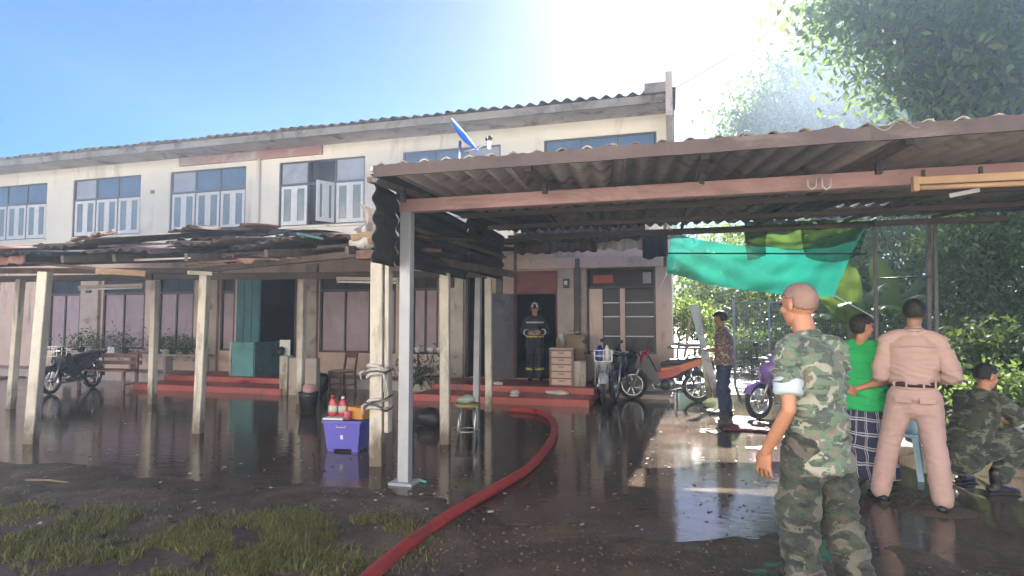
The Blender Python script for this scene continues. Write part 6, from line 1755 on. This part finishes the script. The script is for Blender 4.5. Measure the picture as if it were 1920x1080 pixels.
# 1 soldier in the foreground
c1 = V((W(1526, 600, 3.12).x, W(1526, 600, 3.12).y, 0.0))
soldier, pp, ss = person('soldier in faded camouflage with shaved head and rolled sleeves, back to the camera', c1, facing(1535, 48), dict(
    pel=(0, 0, .93), chest=(0, .0, 1.24), neck=(-.02, .035, 1.44), head=(-.025, .075, 1.615), hyaw=5, hpitch=-6,
    shL=(-.185, .0, 1.375), shR=(.18, .03, 1.375), elL=(-.245, -.06, 1.09), wrL=(-.255, .09, .855), elR=(.20, .08, 1.10), wrR=(.10, .27, .98),
    hdL=(.05, .20, -1), hbL=(-1, -.25, 0), htL=(0, 1, 0), curlL=.26, hipL=(-.09, 0, .90), hipR=(.09, 0, .90), knL=(-.10, .05, .49), anL=(-.10, -.02, .08), knR=(.13, -.01, .49), anR=(.18, -.10, .08), tyL=10, tyR=-20),
    dict(shirt=camo_shirt, hem=.17, flat=True, loose=1.08, sleeve=.60, cuff=m_cuff, collar=camo_shirt, trousers=camo_trous, tl=.80, tw=1.12, boot=.16, hair=(m_buzz, .0008, .38, -.62), sf=.019, tf=.018),
    height=1.745, voxel=.0048, bulk=.85, seed=4)
# cloth wallet in his left hand
wp = soldier.matrix_basis @ (V(pp['wrL']) * 1.0) if False else None
bpy.context.view_layer.update()
wpos = soldier.matrix_world @ (V(pp['wrL']) + V((.035, .055, -.075)))
b = B(); b.box((0, 0, 0), (.03, .075, .12), Matrix.Rotation(R(20), 3, 'X')); o = b.obj('yellow_pouch', M('mustard_cloth', (0.36, 0.24, 0.08), (0.26, 0.17, 0.06), 8, .7, .2), loc=wpos, bevel=.008); o.rotation_euler.z = soldier.rotation_euler.z
tag(o, 'small mustard pouch held in the foreground soldier\'s left hand', 'pouch')

# 2 khaki officer
c2 = V((W(1709, 600, 5.05).x, W(1709, 600, 5.05).y, 0.0))
person('man in pinkish khaki uniform and dark belt seen from behind with legs apart', c2, facing(1703, 3), dict(
    chest=(.0, .0, 1.25), neck=(.01, .0, 1.445), head=(.025, .03, 1.615), hyaw=-4, hpitch=-8, shL=(-.185, 0, 1.37), shR=(.185, 0, 1.37),
    elL=(-.240, -.03, 1.09), wrL=(-.14, .19, 1.06), elR=(.275, -.03, 1.09), wrR=(.13, .20, 1.06), hdL=(.8, .5, .1), hdR=(-.8, .5, .1), hbL=(-.3, 1, 0), hbR=(.3, 1, 0), htL=(0, 0, 1), htR=(0, 0, 1),
    knL=(-.19, .03, .50), anL=(-.27, -.02, .08), knR=(.13, -.02, .50), anR=(.16, -.13, .08), tyL=25, tyR=-12),
    dict(shirt=m_khaki, tuck=True, loose=1.10, sleeve=1.75, trousers=m_khaki, belt=m_belt, collar=m_khaki, tl=.97, tw=1.10, epaulette=True, pockets=True, hair=(m_hair, .007, .32, -.70), sf=.012, tf=.006), height=1.72, skin=m_skin2, voxel=.008, seed=9)
# 3 woman in green
c3 = V((W(1613, 600, 5.55).x, W(1613, 600, 5.55).y, 0.0))
person('person in bright green top and navy plaid wrap with hands behind the back', c3, facing(1622, -22), dict(
    chest=(0, .01, 1.25), neck=(0, .01, 1.43), head=(.005, .04, 1.60), hyaw=-38, hpitch=-4, shL=(-.165, 0, 1.375), shR=(.165, 0, 1.375),
    elL=(-.26, -.08, 1.10), wrL=(-.09, -.185, .98), elR=(.26, -.08, 1.10), wrR=(.02, -.19, .99), hdL=(1, -.1, -.2), hdR=(-1, -.1, -.15), hbL=(0, 1, .2), hbR=(0, 1, .2), htL=(0, 0, 1), htR=(0, 0, 1), curlL=.5, curlR=.5),
    dict(shirt=m_greenT, hem=.15, flat=True, loose=1.14, sleeve=.72, skirt=m_plaid, hair=(m_hair, .015, .28, -.85), sf=.012), height=1.60, bulk=1.14, voxel=.009, seed=13)
# 4 crouching soldier
c4 = V((W(1815, 600, 5.5).x, W(1815, 600, 5.5).y, 0.0))
person('crouching soldier in dark green camouflage beside the shrubs at the right', c4, facing(1815, -38), dict(
    pel=(0, -.14, .36), chest=(0, .05, .66), neck=(.0, .13, .85), head=(.0, .19, 1.015), hyaw=-12, hpitch=-14, shL=(-.185, .10, .80), shR=(.185, .10, .80),
    elL=(-.25, .30, .60), wrL=(-.06, .50, .58), elR=(.26, .32, .58), wrR=(.10, .52, .60), hdL=(.4, 1, .0), hdR=(-.2, 1, .1), hbL=(-.3, 0, 1), hbR=(.3, 0, 1), htL=(1, 0, 0), htR=(-1, 0, 0), curlL=.5, curlR=.5,
    hipL=(-.09, -.12, .34), hipR=(.09, -.12, .34), knL=(-.19, .32, .52), knR=(.19, .32, .50), anL=(-.17, .06, .09), anR=(.17, .02, .09), tyL=12, tyR=-12),
    dict(shirt=camo_dark, hem=.06, loose=1.10, sleeve=.78, cuff=m_cuff, collar=camo_dark, trousers=camo_dark, tl=.80, tw=1.10, boot=.10, hair=(m_hair, .006, .30, -.65)), height=1.74, voxel=.009, seed=17)
# 5 man by the fence
c5 = V((W(1356, 600, 9.75).x, W(1356, 600, 9.75).y, 0.0))
person('man in brown patterned shirt and navy jeans standing beside the leaning planks', c5, facing(1356, 75), dict(
    neck=(0, .02, 1.43), head=(0, .055, 1.60), hpitch=-14, elL=(-.24, .0, 1.10), wrL=(-.12, .24, 1.07), elR=(.23, -.04, 1.10), wrR=(.10, .20, 1.05), hdL=(.5, .8, .1), hdR=(-.5, .8, .1), hbL=(-.5, 0, 1), hbR=(.5, 0, 1), htL=(1, 0, .3), htR=(-1, 0, .3),
    knL=(-.08, .03, .49), knR=(.08, .02, .49), anL=(-.08, 0, .08), anR=(.08, -.03, .08)),
    dict(shirt=camo_brown, hem=.10, flat=True, loose=1.08, sleeve=.75, collar=camo_brown, trousers=m_jean, tl=.97, hair=(m_hair, .014, .30, -.75)), height=1.70, skin=m_skin2, voxel=.010, seed=23)
# 6 fireman in the doorway
fx = PY(1003, 700, 12.45).x
fm, pf, sf_ = person('firefighter in dark coat with reflective bands standing in the open doorway', V((fx, 12.45, FZ)), 180 + 12, dict(
    head=(0, .035, 1.60), hpitch=-10, elL=(-.27, -.02, 1.10), wrL=(-.13, .22, 1.08), elR=(.27, -.02, 1.10), wrR=(.13, .22, 1.06), hdL=(.7, .6, 0), hdR=(-.7, .6, 0), hbL=(-.3, 1, 0), hbR=(.3, 1, 0), htL=(0, 0, 1), htR=(0, 0, 1)),
    dict(shirt=m_fire, hem=.20, flat=True, loose=1.14, sleeve=1.85, collar=m_fire, trousers=m_fire, tl=.93, tw=1.2, boot=.12), height=1.66, voxel=.011, seed=29)
# helmet and bands
hd = V(pf['head']) + V((0, 0, .03))
b = B(); n = 24; vs = []
for j, (rr_, z, fy) in enumerate(((.165, -.02, .015), (.125, .0, .0), (.118, .04, .0), (.098, .09, 0), (.06, .125, 0), (.01, .138, 0))):
    for i in range(n):
        a = 2 * math.pi * i / n; vs.append(hd + V((rr_ * .9 * math.cos(a), rr_ * 1.08 * math.sin(a), z - (.02 * max(0, -math.sin(a)) if j == 0 else 0))))
b.add(vs, [(j * n + i, j * n + (i + 1) % n, (j + 1) * n + (i + 1) % n, (j + 1) * n + i) for j in range(5) for i in range(n)])
hel = b.obj('helmet', m_fire, fm, smooth=True, solid=.006)
b = B(); b.prism([(-.075, 0), (.075, 0), (.07, .05), (.04, .095), (0, .11), (-.04, .095), (-.07, .05)], hd + V((0, .125, .0)), (1, 0, 0), (0, -.25, 1), (0, 1, .25), .012); b.obj('front_plate', m_sil, hel)
b = B(); b.prism([(-.01, .0), (.02, .0), (.02, .05), (.0, .06)], hd + V((0.01, .134, .02)), (1, 0, 0), (0, -.25, 1), (0, 1, .25), .008); b.obj('emblem', m_black, hel)
def band(name, c, rx, ry, h, mat):
    b = B(); n = 28; vs = []
    for dz in (-h / 2, h / 2):
        for i in range(n):
            a = 2 * math.pi * i / n; vs.append(V(c) + V((rx * math.cos(a), ry * math.sin(a), dz)))
    b.add(vs, [(i, (i + 1) % n, n + (i + 1) % n, n + i) for i in range(n)]); b.obj(name, mat, fm, smooth=True, solid=.004)
band('chest_band', (0, 0, 1.30), .212, .158, .035, m_sil)
band('waist_band', (0, 0, .985), .200, .152, .035, m_yel)
band('waist_band', (0, 0, 1.035), .198, .150, .02, m_sil)
for S in 'LR': band('leg_band', V(pf['kn' + S]).lerp(V(pf['an' + S]), .55), .098, .098, .05, m_yel)
for S in 'LR':
    b = B(); b.cyl(V(pf['el' + S]).lerp(V(pf['wr' + S]), .55), V(pf['el' + S]).lerp(V(pf['wr' + S]), .68), .075, .072, 14); b.obj('cuff_band', m_sil, fm, smooth=True)
b = B(); b.box((0, .17, 1.12), (.16, .05, .10)); b.obj('chest_radio', m_black, fm, bevel=.01)

# ================================================================== HAZE
hz = B(); hz.span((-42, -10, -1.0), (42, 62, 20))
hm = bpy.data.materials.new('smoky_haze'); hm.use_nodes = True
nt = hm.node_tree; nt.nodes.remove(nt.nodes['Principled BSDF'])
pv = nt.nodes.new('ShaderNodeVolumePrincipled')
pv.inputs['Color'].default_value = (0.66, 0.81, 1.0, 1)
pv.inputs['Density'].default_value = 0.0030
pv.inputs['Anisotropy'].default_value = 0.15
nt.links.new(pv.outputs[0], nt.nodes['Material Output'].inputs['Volume'])
tag(hz.obj('haze', hm), 'thin blue smoke haze hanging over the yard', 'haze', kind='stuff')

# drifting smoke
def smoke(lo, hi, dens, label, scale, seed):
    lo, hi = V(lo), V(hi); c = (lo + hi) / 2; h = (hi - lo) / 2
    b = B(); b.span(lo - c, hi - c)
    m = bpy.data.materials.new('drifting_smoke'); m.use_nodes = True
    nt = m.node_tree; nt.nodes.remove(nt.nodes['Principled BSDF'])
    pv = nt.nodes.new('ShaderNodeVolumePrincipled')
    pv.inputs['Color'].default_value = (0.66, 0.82, 1.0, 1); pv.inputs['Anisotropy'].default_value = 0.2
    tc = nt.nodes.new('ShaderNodeTexCoord')
    dv = nt.nodes.new('ShaderNodeVectorMath'); dv.operation = 'DIVIDE'; dv.inputs[1].default_value = h
    nt.links.new(tc.outputs['Object'], dv.inputs[0])
    ln = nt.nodes.new('ShaderNodeVectorMath'); ln.operation = 'LENGTH'; nt.links.new(dv.outputs[0], ln.inputs[0])
    fall = ramp(nt, ln.outputs['Value'], [(0.15, 1.0), (0.95, 0.0)])
    of = nt.nodes.new('ShaderNodeVectorMath'); of.operation = 'ADD'; of.inputs[1].default_value = (seed, seed * 2, 0)
    nt.links.new(tc.outputs['Object'], of.inputs[0])
    n = ramp(nt, nz(nt, of.outputs[0], scale, 3, 0.5, 0.4), [(0.32, 0.15), (0.68, 1.0)])
    mu = nt.nodes.new('ShaderNodeMath'); mu.operation = 'MULTIPLY'; nt.links.new(fall, mu.inputs[0]); nt.links.new(n, mu.inputs[1])
    m2 = nt.nodes.new('ShaderNodeMath'); m2.operation = 'MULTIPLY'; nt.links.new(mu.outputs[0], m2.inputs[0]); m2.inputs[1].default_value = dens
    nt.links.new(m2.outputs[0], pv.inputs['Density'])
    nt.links.new(pv.outputs[0], nt.nodes['Material Output'].inputs['Volume'])
    tag(b.obj('smoke', m, loc=c), label, 'smoke', kind='stuff')
smoke((-34, 10.5, 2.6), (0, 12.78, 6.25), 0.42, 'pale blue smoke drifting across the upper windows of the row house', 0.25, 3)
smoke((-9.5, 10.7, 3.2), (0.6, 12.78, 6.0), 0.70, 'blue smoke rising behind the carport roof before the right upper windows', 0.35, 5)
smoke((1.0, 6.8, 3.4), (20, 24, 18), 0.17, 'pale blue smoke hanging before the large tree above the carport roof', 0.25, 11)
smoke((0.5, 11.5, 0.4), (17, 27, 16), 0.13, 'blue smoke drifting before the trees above the carport roof', 0.2, 8)
sc.cycles.volume_step_rate = 4.0
sc.cycles.volume_max_steps = 64
